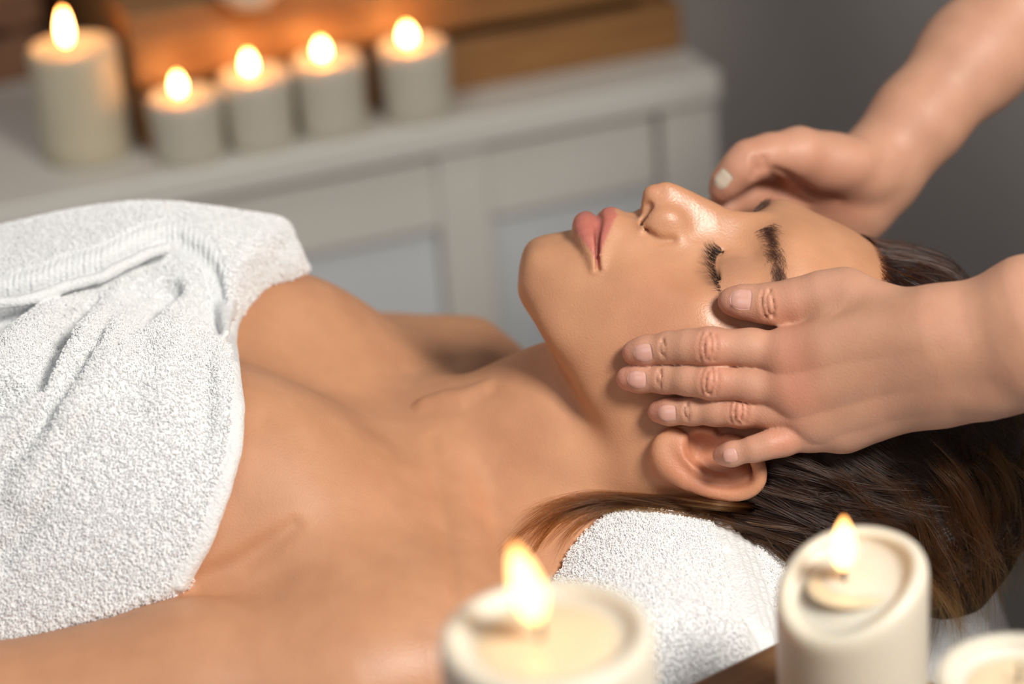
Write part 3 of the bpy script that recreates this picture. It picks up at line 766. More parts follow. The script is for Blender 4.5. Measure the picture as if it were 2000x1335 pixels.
def hand_near_field(P):
    f = None
    for k in ('index', 'middle', 'ring', 'little'):
        g = chain(P, J[k], JR[k], .004)
        rc = {'index': .0135, 'middle': .0135, 'ring': .0130, 'little': .0120}[k]
        mc = capsule(P, J[k][-1], CARP[k], JR[k][-1] + .0005, rc)
        g = smin(g, mc, .006)
        if f is None: palm, f = mc, g
        else:
            # neighbouring fingers only merge beyond the knuckles
            f = np.minimum(f, g); palm = smin(palm, mc, .014)
    th = smin(chain(P, J['thumb'], JR['thumb'], .004), capsule(P, J['thumb'][-1], CARP['thumb'], .0115, .0140), .008)
    web = chain(P, [J['thumb'][-2] * .5 + J['thumb'][-1] * .5 + np.array([.006, .002, -.004]), J['index'][-1] * .7 + CARP['index'] * .3, CARP['index']], [.006, .009, .012], 0)
    f = smin(f, palm, .008)
    f = smin(f, web, .012)
    f = smin(f, th, .0065)
    w = smin(chain(P, [a for a, _ in ARM1], [r for _, r in ARM1], .01), chain(P, [a for a, _ in ARM2], [r for _, r in ARM2], .01), .022)
    f = smin(f, w, .018)
    f = smin(f, chain(P, [a for a, _ in UP1], [r for _, r in UP1], .01), .02)
    f = near(f, P, at_y(1938, 752, WR_Y - .012), .04, lambda Q: ellipsoid(Q, at_y(1935, 752, WR_Y - .010), (.012, .012, .010)), smin, .012)
    for c, r, wgt in KNUCKLE:
        f = near(f, P, c, .02, lambda Q: chain(Q, r, [wgt] * len(r)), sub, .0016)
    return f
# creases over the finger joints (dorsal side faces the camera)
_tmp = hand_near_field
def _crease(k, i, offs, span, w):
    a = J[k][i + 1] - J[k][i - 1]; a /= np.linalg.norm(a)
    n = -(FWD - (FWD @ a) * a); n /= np.linalg.norm(n); t = np.cross(a, n); R = JR[k][i]
    for o in offs:
        pts = []
        for u in np.linspace(-span, span, 7):
            bow = .0012 * (u / span) ** 2 * (-1 if o > 0 else 1)
            pts.append(J[k][i] + a * (o + bow) + (n * math.cos(u) + t * math.sin(u)) * (R + .0002))
        KNUCKLE.append((J[k][i] + n * R, np.array(pts), w))
for k in ('index', 'middle', 'ring'):
    _crease(k, 4, (-.0042, -.0016, .0018, .0042), .75, .00018)
    _crease(k, 2, (-.0016, .0008), .6, .00010)
_crease('thumb', 3, (-.004, -.0015, .0015), .7, .00015)

# far hand: palm side faces the camera
def Y(px, py, y): return at_y(px, py, y)
FT = [(Y(1408, 372, .080), .0060), (Y(1420, 355, .080), .0078), (Y(1444, 330, .080), .0090), (Y(1464, 314, .082), .0102), (Y(1505, 302, .086), .0104), (Y(1560, 300, .092), .0132), (Y(1690, 335, .108), .0165)]
FI = [(Y(1350, 470, .085), .0058), (Y(1400, 415, .092), .0072), (Y(1455, 378, .100), .0092), (Y(1545, 372, .110), .0110), (Y(1715, 325, .120), .0150)]
FM = [(Y(1330, 520, .085), .0058), (Y(1390, 470, .098), .0066), (Y(1460, 435, .108), .0082), (Y(1560, 425, .116), .0105), (Y(1715, 340, .122), .0150)]
FR_ = [(Y(1360, 560, .085), .0056), (Y(1420, 510, .100), .0062), (Y(1490, 475, .110), .0078), (Y(1590, 460, .118), .0105), (Y(1712, 355, .123), .0150)]
FL = [(Y(1450, 600, .090), .0050), (Y(1490, 560, .100), .0056), (Y(1550, 515, .110), .0066), (Y(1620, 480, .114), .0110), (Y(1712, 365, .120), .0145)]
FA = [(Y(1735, 302, .124), .0200), (Y(1790, 238, .134), .0235), (Y(1905, 110, .160), .0285), (np.array([.38, .24, .20]), .034), (np.array([.46, .21, .28]), .042), (np.array([.53, .17, .36]), .050)]
PCRE = [[(1508, 340), (1522, 368), (1548, 388), (1580, 400)], [(1512, 330), (1550, 350), (1590, 378), (1635, 388)], [(1474, 312), (1478, 330), (1473, 342)], [(1492, 310), (1496, 328)]]
PC3 = []
def hand_far_field(P):
    def c(L, k=.005): return chain(P, [a for a, _ in L], [r for _, r in L], k)
    f = np.minimum(np.minimum(c(FI), c(FM)), np.minimum(c(FR_), c(FL)))
    palm = smin(smin(c(FI[-2:]), c(FM[-2:]), .012), smin(c(FR_[-2:]), c(FL[-2:]), .012), .012)
    f = smin(f, palm, .008)
    then = ellipsoid(P, Y(1618, 318, .098), (.026, .014, .0150))
    f = smin(f, then, .012)
    hyp = ellipsoid(P, Y(1672, 400, .110), (.018, .013, .020))
    f = smin(f, hyp, .012)
    f = smin(f, c(FT), .0055)
    f = smin(f, c(FA, .012), .018)
    for q in PC3:
        f = near_chain(f, P, q, [.0006] + [.0018] * (len(q) - 2) + [.0005], sub, .0040)
    return f
PC3 = [np.array([trace(hand_far_field, *p) for p in L]) for L in PCRE]

HSKIN = (.56, .300, .198); HRED = (.57, .215, .138); HTIP = (.62, .285, .205)
def hand_tint(V, joints, tips):
    c = np.tile(np.array(HSKIN), (len(V), 1))
    for p, r, w in joints:
        d = np.linalg.norm(V - p, axis=1) / r
        g = (w * np.exp(-d * d))[:, None]; c = c * (1 - g) + g * np.array(HRED)
    for p, r, w in tips:
        d = np.linalg.norm(V - p, axis=1) / r
        g = (w * np.exp(-d * d))[:, None]; c = c * (1 - g) + g * np.array(HTIP)
    n = noise(V, 60.0) * .5 + noise(V, 140.0) * .3
    g = np.clip(.22 * n, 0, .3)[:, None]
    return c * (1 - g) + g * np.array(HRED)
def nail(f, px, py, axis, L, W, mat_, parent, nrm=None):
    """a nail plate laid on the finger at a pixel; axis points towards the fingertip"""
    c = trace(f, px, py); n = normal_at(f, c) if nrm is None else nrm
    a = axis - (axis @ n) * n; a /= np.linalg.norm(a); t = np.cross(n, a)
    m = 13; V = []
    for th in (0.00055, -0.0010):
        for i in range(m):
            for j in range(m):
                u = -1 + 2 * i / (m - 1); v = -1 + 2 * j / (m - 1)
                tip = .30 * max(0, v) ** 2 + .12 * max(0, -v) ** 3
                x = u * (1 - tip) * W / 2; y = v * (1 - .16 * u * u) * L / 2
                V.append(c + a * y + t * x)
    V = np.array(V, np.float32)
    for _ in range(6):
        d = f(V); G = grad(f, V); V = V - (d / ((G * G).sum(1) + 1e-6))[:, None] * G
    N = grad(f, V); N /= np.linalg.norm(N, axis=1)[:, None]
    k = m * m; edge = np.array([max(abs(-1 + 2 * (q // m) / (m - 1)), abs(-1 + 2 * (q % m) / (m - 1))) for q in range(k)])
    up = .00045 * (1 - edge ** 6) + .00012
    V[:k] += N[:k] * up[:, None]; V[k:] -= N[k:] * .0008
    Fs = []
    for i in range(m - 1):
        for j in range(m - 1):
            q = (i * m + j, i * m + j + 1, (i + 1) * m + j + 1, (i + 1) * m + j)
            Fs.append(q[::-1]); Fs.append(tuple(k + z for z in q))
    b = [i * m for i in range(m)] + [(m - 1) * m + j for j in range(1, m)] + [i * m + m - 1 for i in range(m - 2, -1, -1)] + [j for j in range(m - 2, 0, -1)]
    for i in range(len(b)):
        p, q = b[i], b[(i + 1) % len(b)]; Fs.append((p, q, k + q, k + p))
    return mk('fingernail', b2w(V), np.array(Fs), mat_, parent)

# the therapist's shoulders, neck and head, outside the frame to the right
MH_U, MH_F = np.array([-.66, 0, .75]), np.array([-.75, 0, -.66]); MH_U = MH_U / np.linalg.norm(MH_U); MH_F = MH_F - (MH_F @ MH_U) * MH_U; MH_F /= np.linalg.norm(MH_F)
MH_R = np.array([MH_U, [0, 1, 0], MH_F]).astype(np.float32); MH_C = np.array([.475, .012, .535])
def mloc(P): return (P - MH_C.astype(np.float32)) @ MH_R.T + HC.astype(np.float32)
def bust_field(P):
    f = chain(P, [(.62, .01, .36), (.56, .01, .43), (.52, .012, .49)], [.060, .052, .052], .02)
    q = mloc(P); f = smin(f, head_field(q), .02)
    for s in (-1, 1): f = smin(f, capsule(P, (.60, .01 + s * .03, .36), (.545, .01 + s * .15, .335), .055, .050), .05)
    return f
def bust_hair_field(P):
    q = mloc(P); m = hair_mask(q)
    f = smax(head_base(q) - .012, -m * .75, .004)
    f = smin(f, ellipsoid(q, (.215, 0, -.085), (.035, .035, .035)), .01)
    return smax(f, -(head_field(q) - .0006), .002)
def tunic_field(P):
    f = None
    for s in (-1, 1):
        g = chain(P, [(.600, .01 + s * .045, .330), (.640, .01 + s * .062, .200), (.680, .01 + s * .060, .02), (.690, .01 + s * .075, -.16)], [.085, .092, .085, .095], .03)
        sh = [(.600, .01 + s * .10, .335), UP1[2][0] if s < 0 else FA[5][0], (UP1[1][0] * .8 + UP1[2][0] * .2) if s < 0 else (FA[4][0] * .8 + FA[5][0] * .2)]
        g = smin(g, chain(P, sh, [.066, .062, .055], .02), .05)
        f = g if f is None else smin(f, g, .06)
    f = smax(f, -chain(P, [(.62, .01, .30), (.50, .01, .55)], [.062, .066]), .012)
    f = f + .003 * noise(P, 18.0)
    return f
def trouser_field(P):
    f = None
    for s in (-1, 1):
        g = chain(P, [(.690, .01 + s * .070, -.150), (.70, .01 + s * .085, -.45), (.70, .01 + s * .085, -.84)], [.085, .070, .050], .03)
        f = g if f is None else smin(f, g, .05)
    return f
def shoe_field(sd):
    return lambda P: smax(chain(P, [(.72, .01 + sd * .085, -.895), (.56, .01 + sd * .09, -.905)], [.040, .036]), -(world_z(P) - .001), .004)
# ================================================================== towels
def bump_noise(P, amp, s1=240.0):
    return amp * (noise(P, s1) * .6 + noise(P, s1 * 2.1) * .4)
def tf(off):
    return lambda P: torso_field(P) - off
# hem of the wrap over the chest and the edge of its folded flap, walked over the torso
_hem = [trace(tf(.006), *p) for p in ((505, 548), (478, 580), (455, 625), (444, 668), (450, 720), (460, 800), (454, 880), (434, 950), (402, 1045), (345, 1140), (322, 1185))]
_hem = np.array([p for p in _hem if p is not None])
_hem = np.vstack([[_hem[0][0] + .012, .16, -.05], [_hem[0][0] + .012, _hem[0][1] + .02, 0], _hem, [_hem[-1][0] - .01, -.24, -.15]])
_o = np.argsort(_hem[:, 1]); HEM_Y, HEM_X = _hem[_o, 1], _hem[_o, 0]
_fl = [trace(tf(.014), *p) for p in ((0, 592), (70, 580), (130, 558), (200, 540), (245, 516), (290, 494), (325, 484), (352, 488), (392, 512), (424, 548), (440, 590))]
_fl = np.array([p for p in _fl if p is not None])
FL_X = np.concatenate([[-.50], _fl[:, 0], [_fl[-1, 0] + .004, _fl[-1, 0] + .03]]); FL_Y = np.concatenate([[_fl[0, 1] - .02], _fl[:, 1], [_fl[-1, 1] - .012, _fl[-1, 1] - .012]])
def on_t(L, off): return np.array([trace(tf(off), *p) for p in L])
RIDGES = [(on_t([(0, 735), (70, 668), (135, 612), (200, 574), (262, 562)], .0065), [.011, .0125, .0125, .010, .007]),
          (on_t([(0, 868), (85, 782), (165, 690), (235, 606)], .0055), [.010, .0115, .011, .007]),
          (on_t([(352, 560), (345, 620), (332, 700), (322, 800)], .005), [.0115, .0105, .008, .004]),
          (on_t([(300, 640), (220, 720), (150, 815), (60, 960)], .005), [.008, .010, .009, .005]),
          (on_t([(385, 575), (392, 650), (398, 740)], .003), [.010, .008, .004])]
def ridge_field(P):
    f = torso_field(P) - .0085
    for q, r in RIDGES: f = near_chain(f, P, q, r, smin, .012)
    return f
def on_r(L, off): return np.array([trace(ridge_field, *p, off=off) for p in L])
CUTS = [(on_r([(0, 792), (60, 742), (112, 672), (152, 616), (190, 585)], -.0010), [.0085, .0085, .0075, .0055, .0020]),
        (on_r([(0, 915), (60, 846), (120, 755), (180, 665), (225, 600)], -.0002), [.0045, .0055, .0050, .0040, .0016]),
        (on_r([(328, 568), (305, 600), (268, 640), (225, 676)], -.0015), [.0085, .0070, .0040, .0010]),
        (on_r([(409, 690), (408, 760), (402, 830), (396, 900)], .0003), [.0010, .0030, .0030, .0010]),
        (on_r([(200, 760), (150, 850), (60, 960)], .0006), [.0008, .0040, .0020]),
        (on_r([(120, 950), (60, 1030), (0, 1090)], .0006), [.0008, .0042, .0050])]
FLE = np.array([trace(tf(.021), *p) for p in ((-20, 594), (35, 588), (70, 580), (130, 558), (200, 540), (245, 516), (290, 494), (325, 484))])
UNDER = np.array([trace(ridge_field, *p, off=.001) for p in ((-20, 606), (35, 600), (70, 592), (130, 570), (200, 552), (245, 528))])
HEMT = on_t([(462, 612), (450, 640), (446, 668), (452, 720), (461, 800), (455, 880), (435, 950), (402, 1045), (348, 1138)], .004)
LOBE1 = np.array([at_y(380, 500, .060), at_y(408, 474, .068), at_y(424, 480, .070)])
LOBE2 = np.array([at_y(430, 530, .050), at_y(480, 505, .062), at_y(530, 508, .070), at_y(562, 530, .080)])
ROLLE = on_t([(300, 500), (345, 496), (388, 520), (420, 556), (438, 600), (442, 650)], .012)
def flap_edge(P): return (np.interp(P[:, 0], FL_X, FL_Y).astype(np.float32) - P[:, 1]) * .75
def band_mask(P):
    """woven border along the flap's edge, where there are no loops"""
    e = flap_edge(P); return sstep(-.0080, -.0068, e) * sstep(.0035, .002, e) * (torso_field(P) > .014) * (P[:, 0] < -.142)
def pil_band(P): return sstep(.096, .0975, P[:, 0] + .10 * (P[:, 1] + .1)) * sstep(.1185, .117, P[:, 0] + .10 * (P[:, 1] + .1))
def wrap_field(P):
    t = torso_field(P)
    hem = (P[:, 0] - np.interp(P[:, 1], HEM_Y, HEM_X).astype(np.float32)) * .8
    f = t - .0085
    for q, r in RIDGES: f = near_chain(f, P, q, r, smin, .012)
    for q, r in CUTS: f = near_chain(f, P, q, r, sub, .0040)
    f = near_chain(f, P, UNDER, [.0030, .0030, .0030, .0030, .0030, .0010], sub, .004)
    f = smax(f, hem, .005)
    f = smin(f, chain(P, HEMT, [.0022, .0034] + [.0042] * (len(HEMT) - 2)), .004)
    # knot and the bunched end beyond it
    f = near_chain(f, P, LOBE1, [.013, .015, .012], smin, .006)
    f = near_chain(f, P, LOBE2, [.015, .017, .016, .011], smin, .007)
    # the folded flap on top
    e = flap_edge(P)
    fl = smax(smax(t - .0235, e, .0045), hem - .001, .006)
    fl = fl + (.0006 + .0004 * np.sin(P[:, 0] * (2 * math.pi / .0028))) * sstep(-.0080, -.0068, e)
    f = smin(f, fl, .0012)
    f = near_chain(f, P, FLE, [.0030] * len(FLE), smin, .0025)
    f = near_chain(f, P, ROLLE, [.003, .0046, .0056, .006, .0048, .0015], smin, .005)
    f = smax(f, .0006 - arm_field(P), .003)
    f = smax(f, -(t - .0006), .002)
    return f
# rolled towel under the neck
PIL_A, PIL_B = np.array([.0700, -.160, -.124]), np.array([.078, .15, -.124])
def pillow_field(P):
    q = P.copy(); c = PIL_A[None].astype(np.float32)
    t = np.clip((q[:, 1] - PIL_A[1]) / (PIL_B[1] - PIL_A[1]), 0, 1)
    cx = PIL_A[0] + t * (PIL_B[0] - PIL_A[0])
    ex = np.maximum(np.maximum(q[:, 1] - PIL_B[1], PIL_A[1] - q[:, 1]), 0)
    u = (q[:, 0] - cx) / .075; w = (q[:, 2] - PIL_A[2]) / .072; y = ex / .045
    r = np.sqrt(u * u + w * w + y * y) + 1e-6
    f = (r - 1) * .066
    f = f + pil_band(P) * (.0005 + .0004 * np.sin((P[:, 0] + .10 * P[:, 1]) * (2 * math.pi / .0042)))
    for g, k in PIL_FOLD: f = near_chain(f, P, g, k, sub, .006)
    f = smax(f, BED_Z + .0185 - world_z(P), .012)
    m = np.abs(P[:, 1]) < .25
    f = smax(f, -(trunk_field(P) - .0012), .004)
    f = smax(f, -(head_base(P) - .0012), .004)
    return f
PIL_FOLD = []
def pil_on(L, off=0.0): return np.array([trace(pillow_field, *p, off=off) for p in L])
PIL_FOLD = [(pil_on([(1420, 1075), (1440, 1130), (1462, 1200), (1490, 1260)], -.0), [.0002, .0014, .0016, .0008])]

def pile(name, V, Q, mask, count, length, mat_, parent, lean=(0, 0, 0), seed=1, rad=.00017):
    """terry loops standing on a cloth surface"""
    r = np.random.default_rng(seed)
    A = V[Q]; ar = np.linalg.norm(np.cross(A[:, 2] - A[:, 0], A[:, 3] - A[:, 1]), axis=1) * mask
    idx = r.choice(len(Q), count, p=ar / ar.sum())
    a, b = r.random((2, count, 1)); q = A[idx]
    p = (q[:, 0] * (1 - a) + q[:, 1] * a) * (1 - b) + (q[:, 3] * (1 - a) + q[:, 2] * a) * b
    n = np.cross(q[:, 2] - q[:, 0], q[:, 3] - q[:, 1]); n /= np.linalg.norm(n, axis=1)[:, None] + 1e-12
    s = r.normal(size=(count, 3)); s -= (s * n).sum(1)[:, None] * n; s /= np.linalg.norm(s, axis=1)[:, None]
    L = length * r.uniform(.6, 1.3, (count, 1)); m = 6; t = np.linspace(0, 1, m)
    w = L * .42
    pts = [p + n * (L * math.sin(math.pi * min(u * .93 + .02, 1)) - .0003) + s * (w * (1 - math.cos(math.pi * u)) * .9 - w * .6) + np.cross(n, s) * (w * .6 * math.sin(2.2 * math.pi * u)) for u in t]
    P = np.stack(pts, 1) + np.asarray(lean) * length
    o = strands(name, b2w(P.reshape(-1, 3)).reshape(P.shape), np.full(m, rad), mat_, parent)
    o['kind'] = 'stuff'; return o
# ================================================================== hair
def hair_mask(P): return P[:, 0] - .77 * P[:, 2] - .1395 + .10 * np.clip(np.abs(P[:, 1]) - .03, 0, .05) * (P[:, 2] > 0)
def hair_thick(m): return .0025 + .0165 * sstep(.0, .045, m)
BUN_C = at_y(1868, 950, -.020)
BUN_R = (.036, .048, .050)
TAIL = [at_y(1790, 1010, -.045), at_y(1840, 1080, -.045), at_y(1858, 1135, -.045)]
def hair_field(P):
    hb = head_base(P); m = hair_mask(P)
    f = smax(hb - (hair_thick(m) * .80 - .0018), -m * .75, .003)
    b = ellipsoid(P, BUN_C, BUN_R)
    f = smin(f, b, .02)
    f = smin(f, chain(P, TAIL, [.035, .028, .018], .01), .02)
    f = smin(f, ellipsoid(P, at_y(1640, 990, -.058), (.050, .022, .030)), .02)
    f = f + .0012 * noise(P * np.array([1, 1.0, 1.0]), 90.0)
    f = smax(f, BED_Z + .0205 - world_z(P), .006)
    f = smax(f, -(pillow_field(P) - .0008), .003)
    f = smax(f, -(head_base(P) - .0006), .001)
    return f
def slerp(a, b, t):
    w = np.arccos(np.clip((a * b).sum(-1, keepdims=True), -1, 1)); s = np.sin(w) + 1e-9
    return np.sin((1 - t) * w) / s * a + np.sin(t * w) / s * b
def scalp_strands(n, m=14, seed=3, jit=.0016, fly=0.0, clumps=900):
    """strands combed back over the scalp to the bun, gathered in fine locks"""
    r = np.random.default_rng(seed); out = []
    bd = BUN_C - HC
    def roots(k):
        D = r.normal(size=(k * 9, 3)); D /= np.linalg.norm(D, axis=1)[:, None]
        P = HC + D * head_radius(D.astype(np.float32))[:, None]
        mk_ = hair_mask(P); ok = (mk_ > .0005 + .001 * r.random(len(mk_))) & (P[:, 1] < .05)
        ok &= r.random(len(ok)) < np.clip(np.exp(-mk_ / .05), .35, 1)
        return D[ok][:k], mk_[ok][:k]
    D, mk_ = roots(n); k = len(D); C, _ = roots(clumps); nc = len(C)
    ci = np.concatenate([np.argmax(D[i:i + 3000] @ C.T, 1) for i in range(0, k, 3000)])
    tg = bd + r.normal(size=(nc, 3)) * np.array([.012, .030, .026]); tg /= np.linalg.norm(tg, axis=1)[:, None]
    bowc, lvlc = r.normal(size=(nc, 1)) * .07, r.uniform(-.5, 1.0, (nc, 1)) * jit
    tgt = tg[ci] + r.normal(size=(k, 3)) * .03; tgt /= np.linalg.norm(tgt, axis=1)[:, None]
    end = r.uniform(.55, 1.0, (k, 1)); bow = bowc[ci] + r.normal(size=(k, 1)) * .018; lvl = lvlc[ci] + r.uniform(-.3, .4, (k, 1)) * jit
    pull = r.uniform(.35, .75, (k, 1))
    for u in np.linspace(0, 1, m):
        root = D + (C[ci] - D) * pull * min(1, u * 2.2)
        root = root / np.linalg.norm(root, axis=1)[:, None]
        side = np.cross(root, tgt); side /= np.linalg.norm(side, axis=1)[:, None] + 1e-9
        d = slerp(root, tgt, u * end); d = d + side * bow * math.sin(math.pi * u); d /= np.linalg.norm(d, axis=1)[:, None]
        q = HC + d * head_radius(d.astype(np.float32))[:, None]
        mm = np.maximum(hair_mask(q), mk_ * (1 - u))
        th = hair_thick(mm)[:, None] * min(1, .55 + u * 4) + lvl * min(1, .2 + u * 2) + fly * np.abs(lvl) / jit * u
        out.append(q + d * th)
    return np.stack(out, 1)
def push_out(S_, f, off, mx=.03):
    """lift strand points that sank below a field to its surface"""
    sh = S_.shape; P = S_.reshape(-1, 3).astype(np.float32)
    for _ in range(2):
        d = par(f, P) - off; m = d < 0
        if not m.any(): break
        G = grad(f, P[m]); G /= np.linalg.norm(G, axis=1)[:, None] + 1e-6
        P[m] += np.minimum(-d[m], mx)[:, None] * G
    return P.reshape(sh)
def bun_strands(n, m=14, seed=5):
    r = np.random.default_rng(seed); R = np.array(BUN_R)
    nc = max(1, n // 40); ci = r.integers(0, nc, n)
    ax = np.array([.75, -.25, .35]) + (r.normal(size=(nc, 3)) * .36)[ci] + r.normal(size=(n, 3)) * .03; ax /= np.linalg.norm(ax, axis=1)[:, None]
    a = r.normal(size=(nc, 3))[ci] + r.normal(size=(n, 3)) * .10; a -= (a * ax).sum(1)[:, None] * ax; a /= np.linalg.norm(a, axis=1)[:, None]; b = np.cross(ax, a)
    h = np.clip(r.uniform(-.75, .85, (nc, 1))[ci] + r.normal(size=(n, 1)) * .035, -.9, .9); w = np.sqrt(1 - h * h); L = r.uniform(1.0, 2.6, (n, 1)); s = r.uniform(.98, 1.09, (nc, 1))[ci] + r.uniform(-.015, .015, (n, 1))
    out = []
    for u in np.linspace(0, 1, m):
        d = ax * (h + .15 * (u - .5)) + w * (a * np.cos(L * u) + b * np.sin(L * u))
        out.append(BUN_C + d / np.linalg.norm(d, axis=1)[:, None] * R * (s + .10 * (u - .5) ** 2 * r.random((n, 1))))
    return np.stack(out, 1)
def guide_strands(guides, n, m=16, spread=.006, end_spread=.012, seed=9):
    """strands that follow pixel-traced guide curves given in the body frame"""
    r = np.random.default_rng(seed); out = []
    for g, k in zip(guides, n):
        c = spline(g, m); t = np.linspace(0, 1, m)[:, None]
        for q in range(k):
            if q % 16 == 0: oc = r.normal(size=3) * spread; ec = r.normal(size=3) * end_spread; lc = r.uniform(.7, 1.0)
            o = oc + r.normal(size=3) * spread * .22; e = ec + r.normal(size=3) * end_spread * .22; ph = r.uniform(0, 6)
            ln = min(1.0, lc * r.uniform(.9, 1.06)); cc = spline(g, 60)[(np.linspace(0, ln, m) * 59).astype(int)]
            out.append(cc + o * (1 - t) + e * t ** 2 + .0012 * np.sin(ph + t * 7) * r.normal(size=3) * t)
    return np.array(out)
# ================================================================== bed
M_SHEET = paint_mat('sheet_white', (.72, .74, .77), .8, .03, 20)
M_VINYL = paint_mat('bed_vinyl', (.45, .43, .40), .5)
M_METAL = plain('bed_leg_metal', (.5, .5, .5), .35, Metallic=.9)
bed = empty('massage_table', (-.6, 0, 0), 'padded massage table under the lying woman', 'bed')
def bbx(name, x0, x1, y0, y1, z0, z1, m, parent, bev=.004, segs=2):
    V, F = boxv(((x0 + x1) / 2, (y0 + y1) / 2, (z0 + z1) / 2), (x1 - x0, y1 - y0, z1 - z0), 0, bev, segs)
    return mk(name, V, F, m, parent, smooth=False)
BX1 = .262
bbx('cushion', -1.55, BX1 - .008, -.325, .325, BED_Z - .075, BED_Z - .0055, M_VINYL, bed, .015, 4)
bbx('frame', -1.5, BX1 - .06, -.29, .29, BED_Z - .13, BED_Z - .0755, M_TRAY, bed)
for x in (-1.42, BX1 - .16):
    for y in (-.25, .25): bbx('leg', x - .02, x + .02, y - .02, y + .02, 0, BED_Z - .1305, M_METAL, bed)
# sheet draped over the table end and sides
def sheet():
    xs = np.concatenate([np.linspace(-1.56, BX1 - .02, 40), BX1 - .02 + .02 * np.sin(np.linspace(.2, 1.57, 6))]); half = .331
    prof = [(-half - .004, -.20), (-half - .003, -.10), (-half - .001, -.03), (-half + .004, -.008), (-half + .018, 0)] + [(y, 0) for y in np.linspace(-half + .05, half - .05, 22)] + [(half - .018, 0), (half - .004, -.008), (half + .001, -.03), (half + .003, -.10), (half + .004, -.20)]
    V = []; rows = [(x, 0.0 if x < BX1 - .0195 else -.02 * (1 - math.cos(math.asin(min(1, (x - BX1 + .02) / .02)))), 0) for x in xs] + [(BX1 + .001, -.04, 1), (BX1 + .002, -.09, 1), (BX1 + .003, -.16, 1), (BX1 + .004, -.20, 1)]
    for x, dz, dn in rows:
        for j, (y, z) in enumerate(prof):
            zz = min(z, dz) if dn else z + dz
            V.append((x + (.004 * math.sin(y * 60) if dn and dz < -.05 else 0), y * (1 if not dn else .995), BED_Z + max(zz, -.2) + .0008 * math.sin(x * 47 + y * 31)))
    m = len(prof); V = np.array(V); n = len(V)
    F = [(i * m + j, (i + 1) * m + j, (i + 1) * m + j + 1, i * m + j + 1) for i in range(len(rows) - 1) for j in range(m - 1)]
    V2 = V.copy(); V2[:, 2] -= .0016
    F = F + [tuple(n + k for k in f[::-1]) for f in F]
    o = mk('bed_sheet', np.vstack([V, V2]), F, M_SHEET); tag(o, 'smooth white sheet hanging over the end of the massage table', 'sheet')
sheet()

# ================================================================== skin, towels, hair of the lying woman
M_SKIN = skin_mat('skin_tanned', SKIN)
woman = empty('person', (b2w((-.05, 0, 0))[0], b2w((-.05, 0, 0))[1], BED_Z), 'woman lying on her back with eyes closed and a bare tanned chest', 'person')
V, Q = sdf_mesh(woman_field, (-.335, -.275, -.235), (.245, .235, .095), .0012)
print('woman', len(V), time.time() - T0)
body = mk('body', b2w(V), Q, M_SKIN, woman)
paint(body, 'tint', woman_tint(V), woman_oil(V))

M_HAND = skin_mat('skin_pale', HSKIN, .52)
M_NAIL = plain('nail_pink', (.66, .36, .29), .28, Coat_Weight=.3)
M_NAIL2 = plain('nail_cream', (.66, .56, .44), .25, Coat_Weight=.4)
masseuse = empty('person', b2w((.58, 0, .1)), 'therapist whose two bare arms reach in from the right to hold the face', 'person')
V, Q = sdf_mesh(hand_near_field, (.03, -.21, -.11), (.575, -.03, .385), .0011)
V2, Q2 = sdf_mesh(hand_far_field, (.06, .03, -.06), (.59, .30, .42), .0013)
kn = [(J[k][4] - FWD * .007, .009, .55) for k in ('index', 'middle', 'ring', 'little')] + [(J[k][6] - FWD * .008, .013, .6) for k in ('index', 'middle')] + [(J['thumb'][3] - FWD * .008, .01, .4)]
tp = [(J[k][0], .012, .7) for k in J]
t1 = hand_tint(V, kn, tp)
t2 = hand_tint(V2, [(FT[3][0], .012, .5), (Y(1545, 360, .09), .02, .4), (Y(1640, 385, .1), .02, .4)], [(FT[0][0], .014, .6)])
V3, Q3 = sdf_mesh(bust_field, (.33, -.26, .26), (.72, .28, .70), .004)
hands = mk('body', b2w(np.vstack([V, V2, V3])), np.vstack([Q, Q2 + len(V), Q3 + len(V) + len(V2)]), M_HAND, masseuse)
paint(hands, 'tint', np.vstack([t1, t2, np.tile(HSKIN, (len(V3), 1))]))
M_TUNIC = paint_mat('tunic_cloth', (.62, .64, .66), .85); M_TROUS = paint_mat('trouser_cloth', (.10, .10, .12), .85); M_SHOE = plain('shoe_white', (.6, .6, .58), .5)
M_CAP = plain('hair_mass', (.012, .006, .0035), .85, Specular_IOR_Level=.1)
for nm, fl, lo, hi, h, m in (('hair', bust_hair_field, (.33, -.12, .38), (.68, .14, .72), .005, M_CAP), ('tunic', tunic_field, (.40, -.28, -.30), (.82, .32, .46), .006, M_TUNIC),
                             ('trousers', trouser_field, (.58, -.2, -.93), (.82, .22, -.03), .007, M_TROUS), ('shoe', shoe_field(-1), (.50, -.16, -.97), (.78, 0, -.84), .005, M_SHOE), ('shoe', shoe_field(1), (.50, .02, -.97), (.78, .18, -.84), .005, M_SHOE)):
    v_, q_ = sdf_mesh(fl, lo, hi, h); mk(nm, b2w(v_), q_, m, masseuse)
print('hands', len(V), len(V2), time.time() - T0)
for k, px, py, L, W in (('index', 1255, 689, .0100, .0092), ('middle', 1243, 741, .0100, .0090), ('ring', 1302, 807, .0098, .0088), ('little', 1425, 890, .0080, .0072), ('thumb', 1446, 584, .0112, .0112)):
    nail(hand_near_field, px, py, J[k][0] - J[k][2], L, W, M_NAIL, masseuse)
o = nail(hand_far_field, 1411, 350, FT[0][0] - FT[2][0], .0105, .0090, M_NAIL2, masseuse)
tag(o, 'cream varnished thumbnail')

